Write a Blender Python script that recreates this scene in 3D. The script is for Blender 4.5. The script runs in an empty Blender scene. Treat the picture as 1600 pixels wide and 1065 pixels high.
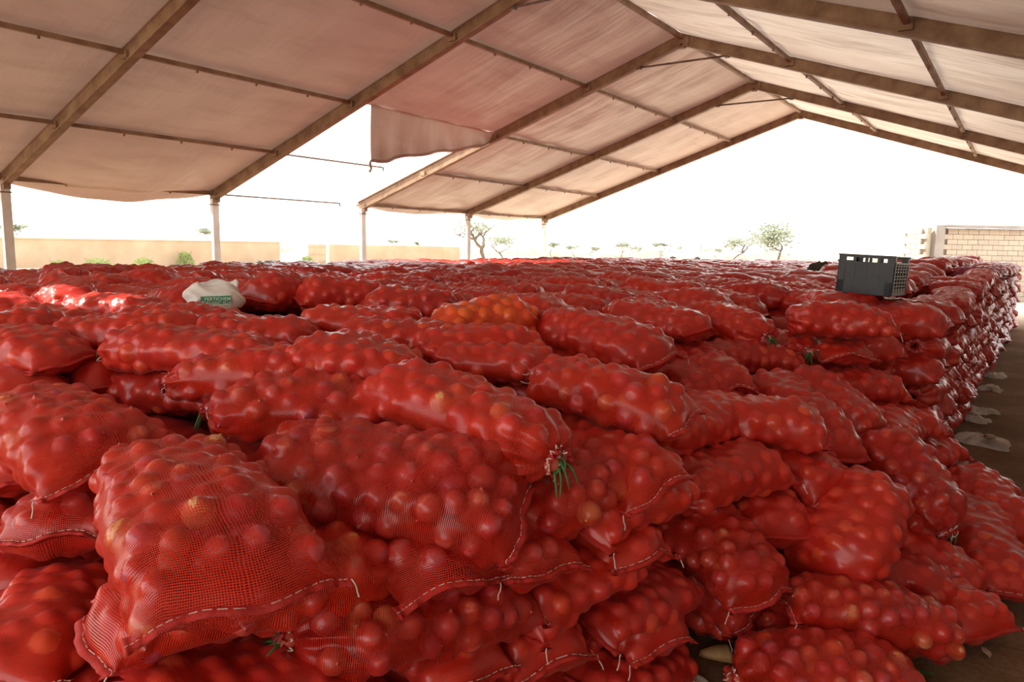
import bpy, math, random
import numpy as np
from mathutils import Vector, Matrix

C = bpy.context.scene.collection
scene = bpy.context.scene
R_ = random.Random(7)

# ------------------------------------------------------------------ camera, world, sun, exposure
cam_d = bpy.data.cameras.new('camera'); cam = bpy.data.objects.new('camera', cam_d); C.objects.link(cam)
cam_d.sensor_width = 36.0; cam_d.lens = 36.0 * 1119.0 / 1600.0; cam_d.clip_end = 2000
yaw, pitch, roll = 0.617, 0.134, 0.018
cam.matrix_world = (Matrix.Translation((0, 0, 1.9)) @ Matrix.Rotation(yaw, 4, 'Z')
                    @ Matrix.Rotation(math.pi / 2 - pitch, 4, 'X') @ Matrix.Rotation(roll, 4, 'Z'))
scene.camera = cam
world = bpy.data.worlds.new('hazy_sky'); scene.world = world; world.use_nodes = True
bg = world.node_tree.nodes['Background']; bg.inputs[0].default_value = (1.0, 0.985, 0.96, 1); bg.inputs[1].default_value = 2.8
sun_d = bpy.data.lights.new('sun', 'SUN'); sun = bpy.data.objects.new('sun', sun_d); C.objects.link(sun)
sun_d.energy = 12.0; sun_d.angle = 0.009; sun_d.color = (1.0, 0.93, 0.82)
SUN_DIR = Vector((-2.5, -1.0, 2.6)).normalized()
sun.rotation_euler = SUN_DIR.to_track_quat('Z', 'Y').to_euler()
sun.location = (-20, -8, 22)
vs = scene.view_settings
vs.view_transform = 'Standard'; vs.look = 'None'; vs.gamma = 1.0; vs.use_curve_mapping = False
vs.exposure = 0.0
scene.cycles.transparent_max_bounces = 12
scene.cycles.max_bounces = 8

# ------------------------------------------------------------------ node helpers
def mat(name):
    m = bpy.data.materials.new(name); m.use_nodes = True
    nt = m.node_tree; nt.nodes.clear()
    out = nt.nodes.new('ShaderNodeOutputMaterial')
    return m, nt, out
def N(nt, t, **kw):
    n = nt.nodes.new(t)
    for k, v in kw.items():
        if k in n.inputs: n.inputs[k].default_value = v
        else: setattr(n, k, v)
    return n
def setin(n, i, v): n.inputs[i].default_value = v
def math_(nt, op, a, b=None, c=None):
    n = nt.nodes.new('ShaderNodeMath'); n.operation = op
    for i, v in enumerate((a, b, c)):
        if v is None: continue
        if isinstance(v, (int, float)): n.inputs[i].default_value = v
        else: nt.links.new(v, n.inputs[i])
    return n.outputs[0]
def mixc(nt, f, a, b, mode='MIX'):
    n = nt.nodes.new('ShaderNodeMix'); n.data_type = 'RGBA'; n.blend_type = mode
    for i, v in ((0, f), (6, a), (7, b)):
        if isinstance(v, (int, float, tuple)): n.inputs[i].default_value = v
        else: nt.links.new(v, n.inputs[i])
    return n.outputs[2]
def ramp(nt, fac, stops):
    n = nt.nodes.new('ShaderNodeValToRGB'); el = n.color_ramp.elements
    while len(el) < len(stops): el.new(0.5)
    for e, (p, c) in zip(el, stops): e.position = p; e.color = c if len(c) == 4 else (*c, 1)
    nt.links.new(fac, n.inputs[0]); return n.outputs[0]
def noise(nt, scale, detail=3, vec=None, rough=.55):
    n = nt.nodes.new('ShaderNodeTexNoise'); setin(n, 'Scale', scale); setin(n, 'Detail', detail); setin(n, 'Roughness', rough)
    if vec is not None: nt.links.new(vec, n.inputs['Vector'])
    return n.outputs['Fac']
def simple(name, col, rough=.7, col2=None, scale=8, bump=0, bscale=60, metallic=0, spec=.5):
    m, nt, out = mat(name)
    b = N(nt, 'ShaderNodeBsdfPrincipled'); setin(b, 'Roughness', rough); setin(b, 'Metallic', metallic); setin(b, 'Specular IOR Level', spec)
    tc = nt.nodes.new('ShaderNodeTexCoord').outputs['Object']
    if col2:
        c = mixc(nt, ramp(nt, noise(nt, scale, 5, tc), [(.35, (0, 0, 0)), (.65, (1, 1, 1))]), (*col, 1), (*col2, 1)); nt.links.new(c, b.inputs['Base Color'])
    else: setin(b, 'Base Color', (*col, 1))
    if bump:
        bn = nt.nodes.new('ShaderNodeBump'); setin(bn, 'Strength', bump); setin(bn, 'Distance', .01)
        nt.links.new(noise(nt, bscale, 4, tc), bn.inputs['Height']); nt.links.new(bn.outputs[0], b.inputs['Normal'])
    nt.links.new(b.outputs[0], out.inputs[0]); return m

NET_PITCH = 0.0062
def thread_mask(nt):
    """woven net: cross threads and finer long threads, metric UVs"""
    uv = nt.nodes.new('ShaderNodeUVMap'); uv.uv_map = 'UVMap'
    wob = nt.nodes.new('ShaderNodeTexNoise'); setin(wob, 'Scale', 9.0); setin(wob, 'Detail', 2.0)
    nt.links.new(uv.outputs[0], wob.inputs['Vector'])
    sx = nt.nodes.new('ShaderNodeSeparateXYZ'); nt.links.new(uv.outputs[0], sx.inputs[0])
    w = math_(nt, 'MULTIPLY', math_(nt, 'SUBTRACT', wob.outputs['Fac'], .5), .012)
    u = math_(nt, 'ADD', sx.outputs[0], w); v = math_(nt, 'ADD', sx.outputs[1], w)
    fu = math_(nt, 'ABSOLUTE', math_(nt, 'SUBTRACT', math_(nt, 'FRACT', math_(nt, 'DIVIDE', u, NET_PITCH)), .5))
    fv = math_(nt, 'ABSOLUTE', math_(nt, 'SUBTRACT', math_(nt, 'FRACT', math_(nt, 'DIVIDE', v, NET_PITCH * .8)), .5))
    # local looseness of the weave
    lo = nt.nodes.new('ShaderNodeTexNoise'); setin(lo, 'Scale', 5.0); setin(lo, 'Detail', 1.0); nt.links.new(uv.outputs[0], lo.inputs['Vector'])
    wid = math_(nt, 'MULTIPLY_ADD', lo.outputs['Fac'], .34, .03)
    tu = math_(nt, 'LESS_THAN', fu, wid)
    tv = math_(nt, 'LESS_THAN', fv, math_(nt, 'MULTIPLY', wid, .75))
    return math_(nt, 'MAXIMUM', tu, tv), tu

RED_A, RED_B = (.68, .030, .010, 1), (.50, .016, .007, 1)
def red_tone(nt):
    oi = nt.nodes.new('ShaderNodeObjectInfo')
    tc = nt.nodes.new('ShaderNodeTexCoord').outputs['Object']
    c = mixc(nt, oi.outputs['Random'], RED_A, RED_B)
    dust = ramp(nt, noise(nt, 5.0, 5, tc), [(.48, (0, 0, 0)), (.8, (.22, .22, .22))])
    return mixc(nt, dust, c, (.36, .10, .06, 1))

def net_material(name, see_through, tone=None):
    m, nt, out = mat(name)
    mask, tu = thread_mask(nt)
    red = red_tone(nt) if tone is None else None
    b = N(nt, 'ShaderNodeBsdfPrincipled'); setin(b, 'Roughness', .28 if see_through else .27); setin(b, 'Specular IOR Level', .5)
    setin(b, 'Sheen Weight', .04); setin(b, 'Sheen Roughness', .4)
    if see_through:
        nt.links.new(red, b.inputs['Base Color'])
        lw = nt.nodes.new('ShaderNodeLayerWeight'); setin(lw, 'Blend', .35)
        # threads have thickness: the weave closes up when seen at a slant
        thick = math_(nt, 'POWER', lw.outputs['Facing'], 2.2)
        fac = math_(nt, 'MAXIMUM', mask, thick)
        tr = nt.nodes.new('ShaderNodeBsdfTransparent')
        mx = nt.nodes.new('ShaderNodeMixShader')
        nt.links.new(fac, mx.inputs[0]); nt.links.new(tr.outputs[0], mx.inputs[1]); nt.links.new(b.outputs[0], mx.inputs[2])
        nt.links.new(mx.outputs[0], out.inputs[0])
    else:
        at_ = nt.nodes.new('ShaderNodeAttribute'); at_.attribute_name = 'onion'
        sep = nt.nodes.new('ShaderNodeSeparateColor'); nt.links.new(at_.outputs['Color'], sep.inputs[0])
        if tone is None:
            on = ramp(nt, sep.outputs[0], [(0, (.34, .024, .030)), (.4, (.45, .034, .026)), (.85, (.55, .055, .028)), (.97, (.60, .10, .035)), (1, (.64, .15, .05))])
            gap_shade = (.22, .008, .006, 1)
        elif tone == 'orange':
            on = ramp(nt, sep.outputs[0], [(0, (.60, .06, .02)), (.5, (.72, .14, .02)), (1, (.8, .26, .04))]); red = mixc(nt, 0.0, (.74, .06, .012, 1), RED_A); gap_shade = (.3, .03, .01, 1)
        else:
            on = ramp(nt, sep.outputs[0], [(0, (.22, .03, .09)), (1, (.36, .05, .14))]); red = mixc(nt, 0.0, (.36, .02, .07, 1), RED_B); gap_shade = (.12, .01, .03, 1)
        under = mixc(nt, sep.outputs[1], gap_shade, on)  # gaps between onions darkened: crevice shade put into the colour
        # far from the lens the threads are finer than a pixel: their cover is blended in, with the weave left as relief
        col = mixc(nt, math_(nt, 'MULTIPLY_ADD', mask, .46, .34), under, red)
        nt.links.new(col, b.inputs['Base Color'])
        bn = nt.nodes.new('ShaderNodeBump'); setin(bn, 'Strength', .30); setin(bn, 'Distance', .0015)
        nt.links.new(mask, bn.inputs['Height']); nt.links.new(bn.outputs[0], b.inputs['Normal'])
        nt.links.new(b.outputs[0], out.inputs[0])
    return m

def onion_material():
    m, nt, out = mat('onion_skin')
    oi = nt.nodes.new('ShaderNodeObjectInfo'); tc = nt.nodes.new('ShaderNodeTexCoord').outputs['Object']
    base = ramp(nt, oi.outputs['Random'], [(0, (.42, .05, .08)), (.3, (.52, .055, .06)), (.65, (.55, .08, .05)), (.9, (.62, .13, .06)), (.97, (.68, .26, .08)), (1, (.74, .42, .18))])
    # fine stripes running from root to neck
    sx = nt.nodes.new('ShaderNodeSeparateXYZ'); nt.links.new(tc, sx.inputs[0])
    an = math_(nt, 'ARCTAN2', sx.outputs[1], sx.outputs[0])
    cb = nt.nodes.new('ShaderNodeCombineXYZ'); nt.links.new(math_(nt, 'MULTIPLY', an, 6.0), cb.inputs[0]); nt.links.new(sx.outputs[2], cb.inputs[2])
    st = noise(nt, 1.6, 2, cb.outputs[0])
    c = mixc(nt, ramp(nt, st, [(.4, (0, 0, 0)), (.7, (.5, .5, .5))]), base, (.25, .05, .07, 1))
    b = N(nt, 'ShaderNodeBsdfPrincipled'); setin(b, 'Roughness', .28); nt.links.new(c, b.inputs['Base Color'])
    nt.links.new(b.outputs[0], out.inputs[0]); return m

M = {}
M['net_open'] = net_material('red_net_open', True)
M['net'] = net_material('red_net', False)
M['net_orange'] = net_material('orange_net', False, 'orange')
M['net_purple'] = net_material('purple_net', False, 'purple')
M['onion'] = onion_material()
M['hem'] = simple('red_hem', (.62, .02, .01), .5, (.45, .015, .01), 30, .6, 400)
M['string'] = simple('pale_string', (.75, .68, .58), .8, (.6, .45, .38), 40)
M['leaf'] = simple('green_leaf', (.08, .20, .04), .5, (.03, .09, .025), 25)
M['dry'] = simple('dark_onion', (.025, .02, .022), .5, (.05, .035, .035), 30)

# ------------------------------------------------------------------ mesh / object helpers
def link(o): C.objects.link(o); return o
def raw(name, V, F, m, uv=None, smooth=True, col=None, mats=None, midx=None):
    me = bpy.data.meshes.new(name)
    me.from_pydata([tuple(v) for v in V] if not isinstance(V, np.ndarray) else V.tolist(), [], F if isinstance(F, list) else F.tolist())
    if mats: [me.materials.append(x) for x in mats]
    else: me.materials.append(m)
    if smooth: me.polygons.foreach_set('use_smooth', [True] * len(me.polygons))
    if midx is not None: me.polygons.foreach_set('material_index', midx)
    if uv is not None:
        l = me.uv_layers.new(name='UVMap'); li = np.empty(len(me.loops), dtype=np.int32); me.loops.foreach_get('vertex_index', li)
        l.data.foreach_set('uv', np.asarray(uv)[li].astype(np.float32).ravel())
    if col is not None:
        a = me.color_attributes.new('onion', 'FLOAT_COLOR', 'POINT'); a.data.foreach_set('color', np.asarray(col, dtype=np.float32).ravel())
    me.update(); return me
def obj(name, me, parent=None, loc=None):
    o = bpy.data.objects.new(name, me)
    if parent is not None: o.parent = parent
    if loc is not None: o.location = loc
    return link(o)
def tag(o, label, cat, group=None, kind=None):
    if label: o['label'] = label
    if cat: o['category'] = cat
    if group: o['group'] = group
    if kind: o['kind'] = kind
    return o
def empty(name, loc=(0, 0, 0), mtx=None):
    o = bpy.data.objects.new(name, None); o.empty_display_size = .1
    if mtx is not None: o.matrix_world = mtx
    else: o.location = loc
    return link(o)
class MB:
    def __init__(s): s.V = []; s.F = []
    def box(s, c, d, rot=None):
        n = len(s.V); r = rot or Matrix.Identity(3); c = Vector(c)
        for z in (-1, 1):
            for y in (-1, 1):
                for x in (-1, 1): s.V.append(c + r @ Vector((x * d[0] / 2, y * d[1] / 2, z * d[2] / 2)))
        for f in ((0, 2, 3, 1), (4, 5, 7, 6), (0, 1, 5, 4), (2, 6, 7, 3), (0, 4, 6, 2), (1, 3, 7, 5)): s.F.append([n + i for i in f])
        return s
    def beam(s, a, b, w, h, up=Vector((0, 0, 1))):
        a = Vector(a); b = Vector(b); x = (b - a).normalized(); y = up.cross(x).normalized(); z = x.cross(y)
        return s.box((a + b) / 2, ((b - a).length, w, h), Matrix((x, y, z)).transposed())
    def tube(s, pts, rad, n=6, cap=True):
        pts = [Vector(p) for p in pts]; rad = rad if isinstance(rad, (list, tuple)) else [rad] * len(pts)
        st = len(s.V); prev = None
        for i, p in enumerate(pts):
            d = (pts[min(i + 1, len(pts) - 1)] - pts[max(i - 1, 0)])
            d = d.normalized() if d.length > 1e-9 else Vector((0, 0, 1))
            if prev is None: a = d.orthogonal().normalized()
            else:
                a = prev - d * prev.dot(d); a = a.normalized() if a.length > 1e-6 else d.orthogonal().normalized()
            prev = a; b = d.cross(a)
            for k in range(n):
                t = 2 * math.pi * k / n; s.V.append(p + (a * math.cos(t) + b * math.sin(t)) * rad[i])
        for i in range(len(pts) - 1):
            for k in range(n):
                s.F.append([st + i * n + k, st + i * n + (k + 1) % n, st + (i + 1) * n + (k + 1) % n, st + (i + 1) * n + k])
        if cap:
            s.F.append([st + k for k in range(n)][::-1]); e = st + (len(pts) - 1) * n; s.F.append([e + k for k in range(n)])
        return s
    def build(s, name, m, parent=None, smooth=False, loc=None):
        return obj(name, raw(name, s.V, s.F, m, smooth=smooth), parent, loc)

# ------------------------------------------------------------------ the onion bag
def sgp(a, e): return np.sign(a) * np.abs(a) ** e
def bag_geo(seed, L, W, T, arch, nu, nv, rr=(.035, .045), lat=0.0, hang=1.0):
    """returns a dict with the net surface and the onions it is stretched over, in the bag's own frame (base at z=0)"""
    rs = np.random.RandomState(seed)
    s = np.linspace(0, 1, nu); s = .5 - .5 * np.cos(np.pi * s) * 1.0; s = .35 * s + .65 * np.linspace(0, 1, nu)
    th = np.linspace(0, 2 * np.pi, nv, endpoint=False)
    S, TH = np.meshgrid(s, th, indexing='ij')
    m = np.clip(S / .26, 0, 1); pm = (1 - (1 - m) ** 2.4) ** .5; pm = .17 + .83 * pm
    q = np.clip((1 - S) / .26, 0, 1); ps = (1 - (1 - q) ** 2.3) ** .5; ps = .035 + .965 * ps
    ph = rs.rand(8) * 6.28
    lump = 1 + .05 * np.sin(5 * S + ph[0]) + .035 * np.sin(11 * S + ph[1])
    w = W / 2 * pm * lump * (1 - .10 * (1 - q) ** 1.5 + .07 * np.exp(-(1 - S) / .03))
    h = T / 2 * (.12 + .88 * pm) * ps * (1 + .07 * np.sin(6.5 * S + ph[2]))
    pl = 1 + .16 * (1 - m) ** 2 * np.sin(9 * TH + ph[3])
    w = w * pl; h = h * pl
    e = 2 / 2.35
    ct, sn = np.cos(TH), np.sin(TH)
    Y = w * sgp(ct, e); Z = h * sgp(sn, e) * (1 + .05 * np.sin(3 * TH + 7 * S + ph[4]))
    Z = np.where(Z < 0, Z * .88, Z)
    X = (S - .5) * L - .035 * (1 - q) ** 2 * (Y / (W / 2)) ** 2 + .012 * (1 - q) ** 3 * np.sin(3 * Y / W * 3 + ph[5])
    Z = Z + arch * (4 * S * (1 - S) - .5) + .012 * (1 - q) ** 3 * np.sin(2.6 * Y / W * 3 + ph[6])
    Z = Z - .045 * (1 - q) ** 2 * (Y / (W / 2)) ** 2 * hang
    Y = Y + lat * (4 * S * (1 - S) - .5)
    P = np.stack([X, Y, Z], -1)
    du = np.gradient(P, axis=0); dv = (np.roll(P, -1, 1) - np.roll(P, 1, 1))
    n = np.cross(dv, du); n /= np.linalg.norm(n, axis=-1, keepdims=True) + 1e-12
    ctr = np.stack([X, Y * 0 + lat * (4 * S * (1 - S) - .5), arch * (4 * S * (1 - S) - .5)], -1)
    if ((P - ctr) * n).sum(-1).mean() < 0: n = -n
    # onions against the net
    area = np.linalg.norm(np.cross(du, dv), axis=-1); ok = (S > .03) & (S < .965); prob = (area * ok).ravel(); prob /= prob.sum()
    cand = rs.choice(nu * nv, size=2600, p=prob)
    Pf, nf = P.reshape(-1, 3), n.reshape(-1, 3)
    cs = np.zeros((0, 3)); rad = np.zeros(0); pn = np.zeros((0, 3))
    hf = h.ravel()
    for i in cand:
        r = rs.uniform(*rr); r = min(r, max(.020, hf[i] * .9 + .008))
        c = Pf[i] - nf[i] * r * rs.uniform(.58, .92)
        if len(cs):
            d = np.linalg.norm(cs - c, axis=1)
            if (d < .86 * (rad + r)).any(): continue
        cs = np.vstack([cs, c]); rad = np.append(rad, r); pn = np.vstack([pn, nf[i]])
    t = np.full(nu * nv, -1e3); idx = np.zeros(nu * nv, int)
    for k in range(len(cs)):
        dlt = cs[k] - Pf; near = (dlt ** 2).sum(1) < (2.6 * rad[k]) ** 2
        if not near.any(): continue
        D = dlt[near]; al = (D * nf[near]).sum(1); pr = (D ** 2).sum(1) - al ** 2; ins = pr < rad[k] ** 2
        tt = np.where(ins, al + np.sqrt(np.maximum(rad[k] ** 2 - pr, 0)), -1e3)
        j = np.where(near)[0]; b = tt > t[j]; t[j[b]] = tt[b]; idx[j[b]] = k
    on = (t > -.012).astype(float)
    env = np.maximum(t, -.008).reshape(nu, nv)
    T_ = env.copy()
    for it in range(6 if nv > 120 else (4 if nv > 90 else (2 if nv > 50 else 1))):
        av = (np.roll(T_, 1, 1) + np.roll(T_, -1, 1)); up = np.vstack([T_[:1], T_[:-1]]); dn = np.vstack([T_[1:], T_[-1:]])
        T_ = np.maximum(env - .0015, (av + up + dn) / 4)
    fade = np.clip(S / .05, 0, 1) * np.clip((1 - S) / .05, 0, 1)
    P2 = P + n * (T_ * fade)[..., None]
    # mouth tuck: two rings folding inwards
    r0 = P2[0]; cc = r0.mean(0); tuck1 = cc + (r0 - cc) * .72 + np.array([.012, 0, 0]); tuck2 = cc + (r0 - cc) * .35 + np.array([.05, 0, 0])
    V = np.concatenate([tuck2[None], tuck1[None], P2], 0); NU = nu + 2
    ii = np.arange(NU * nv).reshape(NU, nv); a = ii[:-1]; b = ii[1:]; ar = np.roll(a, -1, 1); br = np.roll(b, -1, 1)
    F = np.stack([a, ar, br, b], -1).reshape(-1, 4)
    per = 1.62 * (W + T)
    arc = np.concatenate([np.zeros((1, nv)), np.cumsum(np.linalg.norm(np.diff(P, axis=0), axis=-1), 0)], 0)   # cloth length from the mouth
    U = np.concatenate([np.full((1, nv), -.05), np.full((1, nv), -.02), arc], 0); Vv = np.tile(th / (2 * np.pi) * per, (NU, 1))
    uv = np.stack([U, Vv], -1).reshape(-1, 2)
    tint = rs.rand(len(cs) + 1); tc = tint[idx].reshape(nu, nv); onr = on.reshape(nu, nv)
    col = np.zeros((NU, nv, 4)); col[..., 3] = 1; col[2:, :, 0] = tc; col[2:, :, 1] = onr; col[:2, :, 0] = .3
    base = P2[..., 2].min()
    V = V.reshape(-1, 3); off = np.array([0, 0, -base])
    endrow = P2[-1][: nv // 2 + 1] + off          # y from +w to -w over the top
    low = P2[-1][np.r_[0, np.arange(nv - 1, nv // 2 - 1, -1)]] + off
    return dict(V=V + off, F=F, uv=uv, col=col.reshape(-1, 4), cs=cs + off, rad=rad, pn=pn, end=(endrow + low) / 2, mouth=cc + off, zoff=-base, L=L, W=W, T=T, rs=rs, mr=np.abs(r0 - cc).max(0))

def hem_mesh(g):
    E = g['end']; rs = g['rs']; n = len(E); k = np.arange(n); ph = rs.rand(3) * 6
    out = np.array([1., 0, 0]); V = []; droop = rs.uniform(-.010, .012)
    ear = np.exp(-((k / (n - 1)) / .07) ** 2) + np.exp(-((1 - k / (n - 1)) / .07) ** 2)
    for row, (dx, dz) in enumerate(((-.014, .007), (.010, .0065), (.024, .001), (.010, -.0065), (-.014, -.007))):
        wv = .0035 * np.sin(k / n * 34 + ph[0]) + .002 * np.sin(k / n * 71 + ph[1])
        p = E.copy(); p[:, 0] += dx * (1 + .5 * ear) + (wv if dx > 0 else 0); p[:, 2] += dz + (wv * .9 + droop if dx > 0 else 0)
        p[:, 1] += np.sign(E[:, 1]) * ear * .014
        V.append(p)
    V = np.array(V).reshape(-1, 3); F = []
    for r in range(4):
        for i in range(n - 1): F.append([r * n + i, r * n + i + 1, (r + 1) * n + i + 1, (r + 1) * n + i])
    top = V[n:2 * n].copy(); top[:, 2] += .0022; top[:, 0] -= .006
    return raw('hem', V, F, M['hem']), top
def catmull(P, k=5):
    P = [Vector(p) for p in P]; out = []
    for i in range(len(P) - 1):
        a, b, c, d = P[max(i - 1, 0)], P[i], P[i + 1], P[min(i + 2, len(P) - 1)]
        for j in range(k):
            t = j / k; out.append(.5 * ((2 * b) + (c - a) * t + (2 * a - 5 * b + 4 * c - d) * t * t + (3 * b - a - 3 * c + d) * t ** 3))
    out.append(P[-1]); return out
ONION_ME = []
def onion_mesh(seed):
    rs = random.Random(seed); V = []; F = []; nr, nc = 12, 16; sq = rs.uniform(.86, 1.0)
    for i in range(nr + 1):
        p = math.pi * i / nr; r = math.sin(p) ** .92 if 0 < i < nr else 0; z = math.cos(p) * sq
        if i == 0: z += .22
        if i == 1: z += .05; r *= .55
        if i == nr: z -= .05
        for k in range(nc):
            a = 2 * math.pi * k / nc; rr = r * (1 + .025 * math.sin(2 * a + seed) + .02 * math.sin(5 * a)) + (.05 if i in (0,) else 0)
            V.append((rr * math.cos(a), rr * math.sin(a), z))
    for i in range(nr):
        for k in range(nc): F.append([i * nc + k, i * nc + (k + 1) % nc, (i + 1) * nc + (k + 1) % nc, (i + 1) * nc + k][::-1])
    return raw('onion', V, F, M['onion'])
ONION_ME = [onion_mesh(i) for i in range(4)]

def mouth_parts(root, g, fl, big=True):
    rs = random.Random(int(g['L'] * 1e5) + int(g['W'] * 1e4)); c = Vector(g['mouth']); ry, rz = max(g['mr'][1], .03), max(g['mr'][2], .02)
    # two onions peeping out of the laced mouth
    fr = MB(); n = 48; rows = []
    for (dx, f) in ((.004, .98), (-.012, .92), (-.026, 1.18), (-.034, 1.34)):
        rows.append([c + Vector((dx + .007 * math.sin(k * 2.1 + dx * 90), math.cos(6.2832 * k / n) * ry * (f + .13 * math.sin(k * 1.7) * (dx < -.02)), math.sin(6.2832 * k / n) * rz * (f + .16 * math.sin(k * 1.7) * (dx < -.02)))) for k in range(n)])
    for r_ in rows: fr.V += r_
    for r_ in range(3):
        for k in range(n): fr.F.append([r_ * n + k, r_ * n + (k + 1) % n, (r_ + 1) * n + (k + 1) % n, (r_ + 1) * n + k])
    fr.build('mouth_frill', M['hem'], root, True)
    for (dy, dz, r) in ((.45, -.25, .030), (-.40, .3, .027)):
        o = obj('onion', ONION_ME[rs.randrange(4)], root, c + Vector((-.008, dy * ry, dz * rz)))
        o.scale = (r, r, r); o.rotation_euler = (rs.random() * 6, 1.2 + rs.random(), rs.random() * 6)
        if 'k' in fl and dy > 0:
            o.data = o.data.copy(); o.data.materials[0] = M['dry']; o.scale = (.036,) * 3; o.location.x -= .02; o['label'] = 'blackened onion'; 
    lace = MB(); n = 22; pts = []
    for k in range(n + 1):
        a = 2 * math.pi * k / n; f = 1.0 + (.28 if k % 2 else -.18) + rs.uniform(-.1, .1)
        pts.append(c + Vector((-.006 - (0 if k % 2 else .012), math.cos(a) * ry * f, math.sin(a) * rz * f)))
    lace.tube(catmull(pts, 4), .0026, 5)
    for q in range(3):
        a = rs.uniform(0, 6.28); p = c + Vector((-.01, math.cos(a) * ry, math.sin(a) * rz)); P = [p]
        for j in range(4): p = p + Vector((rs.uniform(-.02, .005), rs.uniform(-.018, .018), rs.uniform(-.022, .008))); P.append(p)
        lace.tube(catmull(P, 4), .0024, 5)
    lace.build('drawstring', M['string'], root, True)
    if 'g' in fl:
        lf = MB()
        for q in range(9):
            p = c + Vector((-.004, rs.uniform(-.5, .5) * ry, rs.uniform(-.5, .5) * rz)); P = [p]; d = Vector((-1, rs.uniform(-.9, .9), rs.uniform(-.6, .8))).normalized() * .018
            for j in range(5): p = p + d; d = d + Vector((rs.uniform(-.002, .006), rs.uniform(-.006, .006), -.007)); P.append(p)
            CP = catmull(P, 3); w = [.0045 * math.sin(math.pi * (.15 + .82 * i / (len(CP) - 1))) + .0008 for i in range(len(CP))]
            lf.tube(CP, w, 5)
        lf.build('onion_leaf', M['leaf'], root, True)

def frame_from(A, B, rolldeg):
    A = Vector(A); B = Vector(B); x = (B - A).normalized(); y = Vector((0, 0, 1)).cross(x)
    y = y.normalized() if y.length > .1 else Vector((0, 1, 0)); z = x.cross(y)
    return Matrix((x, y, z)).transposed().to_4x4() @ Matrix.Rotation(math.radians(rolldeg), 4, 'X')

CAMP = Vector((0, 0, 1.9))
def hero_bag(i, A, B, W, T, rolld, arch, tier, fl, label):
    A = Vector(A); B = Vector(B); L = (B - A).length; near = tier == 0
    g = bag_geo(100 + i, L, W, T, arch, *((150, 150) if near else (96, 96)), rr=(.038, .050) if near else (.035, .045), lat=R_.uniform(-.03, .03))
    rot = frame_from(A, B, rolld)
    mtx = Matrix.Translation((A + B) / 2) @ rot @ Matrix.Translation((0, 0, -g['zoff']))
    root = empty('onion_bag', mtx=mtx); tag(root, label, 'bag', 'red mesh bags of onions')
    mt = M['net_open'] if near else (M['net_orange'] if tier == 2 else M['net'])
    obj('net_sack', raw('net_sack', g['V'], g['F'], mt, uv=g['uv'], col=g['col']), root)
    if near:
        r3 = mtx.to_3x3(); inner = 0
        for c, r, pn in zip(g['cs'], g['rad'], g['pn']):
            wn = r3 @ Vector(pn); wc = mtx @ Vector(c)
            if wn.z < -.55 or wn.dot((CAMP - wc).normalized()) < -.45: continue
            o = obj('onion', ONION_ME[R_.randrange(4)], root, c)
            k = r * .965; o.scale = (k, k, k); o.rotation_euler = (R_.random() * 6.28, R_.random() * 6.28, R_.random() * 6.28)
        # the ones deeper inside
        rs = g['rs']
        for c, r, pn in list(zip(g['cs'], g['rad'], g['pn']))[::2]:
            wn = r3 @ Vector(pn)
            if wn.z < .1: continue
            o = obj('onion', ONION_ME[R_.randrange(4)], root, Vector(c) - Vector(pn) * (r * 1.25) + Vector((rs.uniform(-.03, .03), rs.uniform(-.03, .03), 0)))
            o.scale = (r,) * 3; o.rotation_euler = (R_.random() * 6.28, R_.random() * 6.28, 0)
    hm, top = hem_mesh(g); obj('hem', hm, root)
    if near or 's' in fl:
        st = MB(); cum = 0
        j = 1
        while j < len(top) - 2:
            st.tube([top[j] + np.array([0, 0, .0006]), top[j + 1] + np.array([0, 0, .0006])], .0012 if near else .0014, 4); j += 1 if j % 3 else 2
        st.build('stitching', M['string'], root)
    if 't' in fl or (near and R_.random() < .4):
        any_ = False
        for e, sg in ((top[0], 1), (top[-1], -1)):
            if R_.random() < .4: continue
            p = Vector(e) + Vector((.004, sg * .008, 0)); P = [p]; down = Vector((0, 0, -1))
            for q in range(4): p = p + Vector((.008 * R_.random(), sg * .007 * R_.random(), -.010 - .004 * R_.random())); P.append(p)
            tl = MB(); tl.tube(catmull(P, 3), [.0022] * 12 + [.0034], 5); tl.build('string_tail', M['string'], root, True)
    if 'm' in fl: mouth_parts(root, g, fl)
    return root

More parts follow.
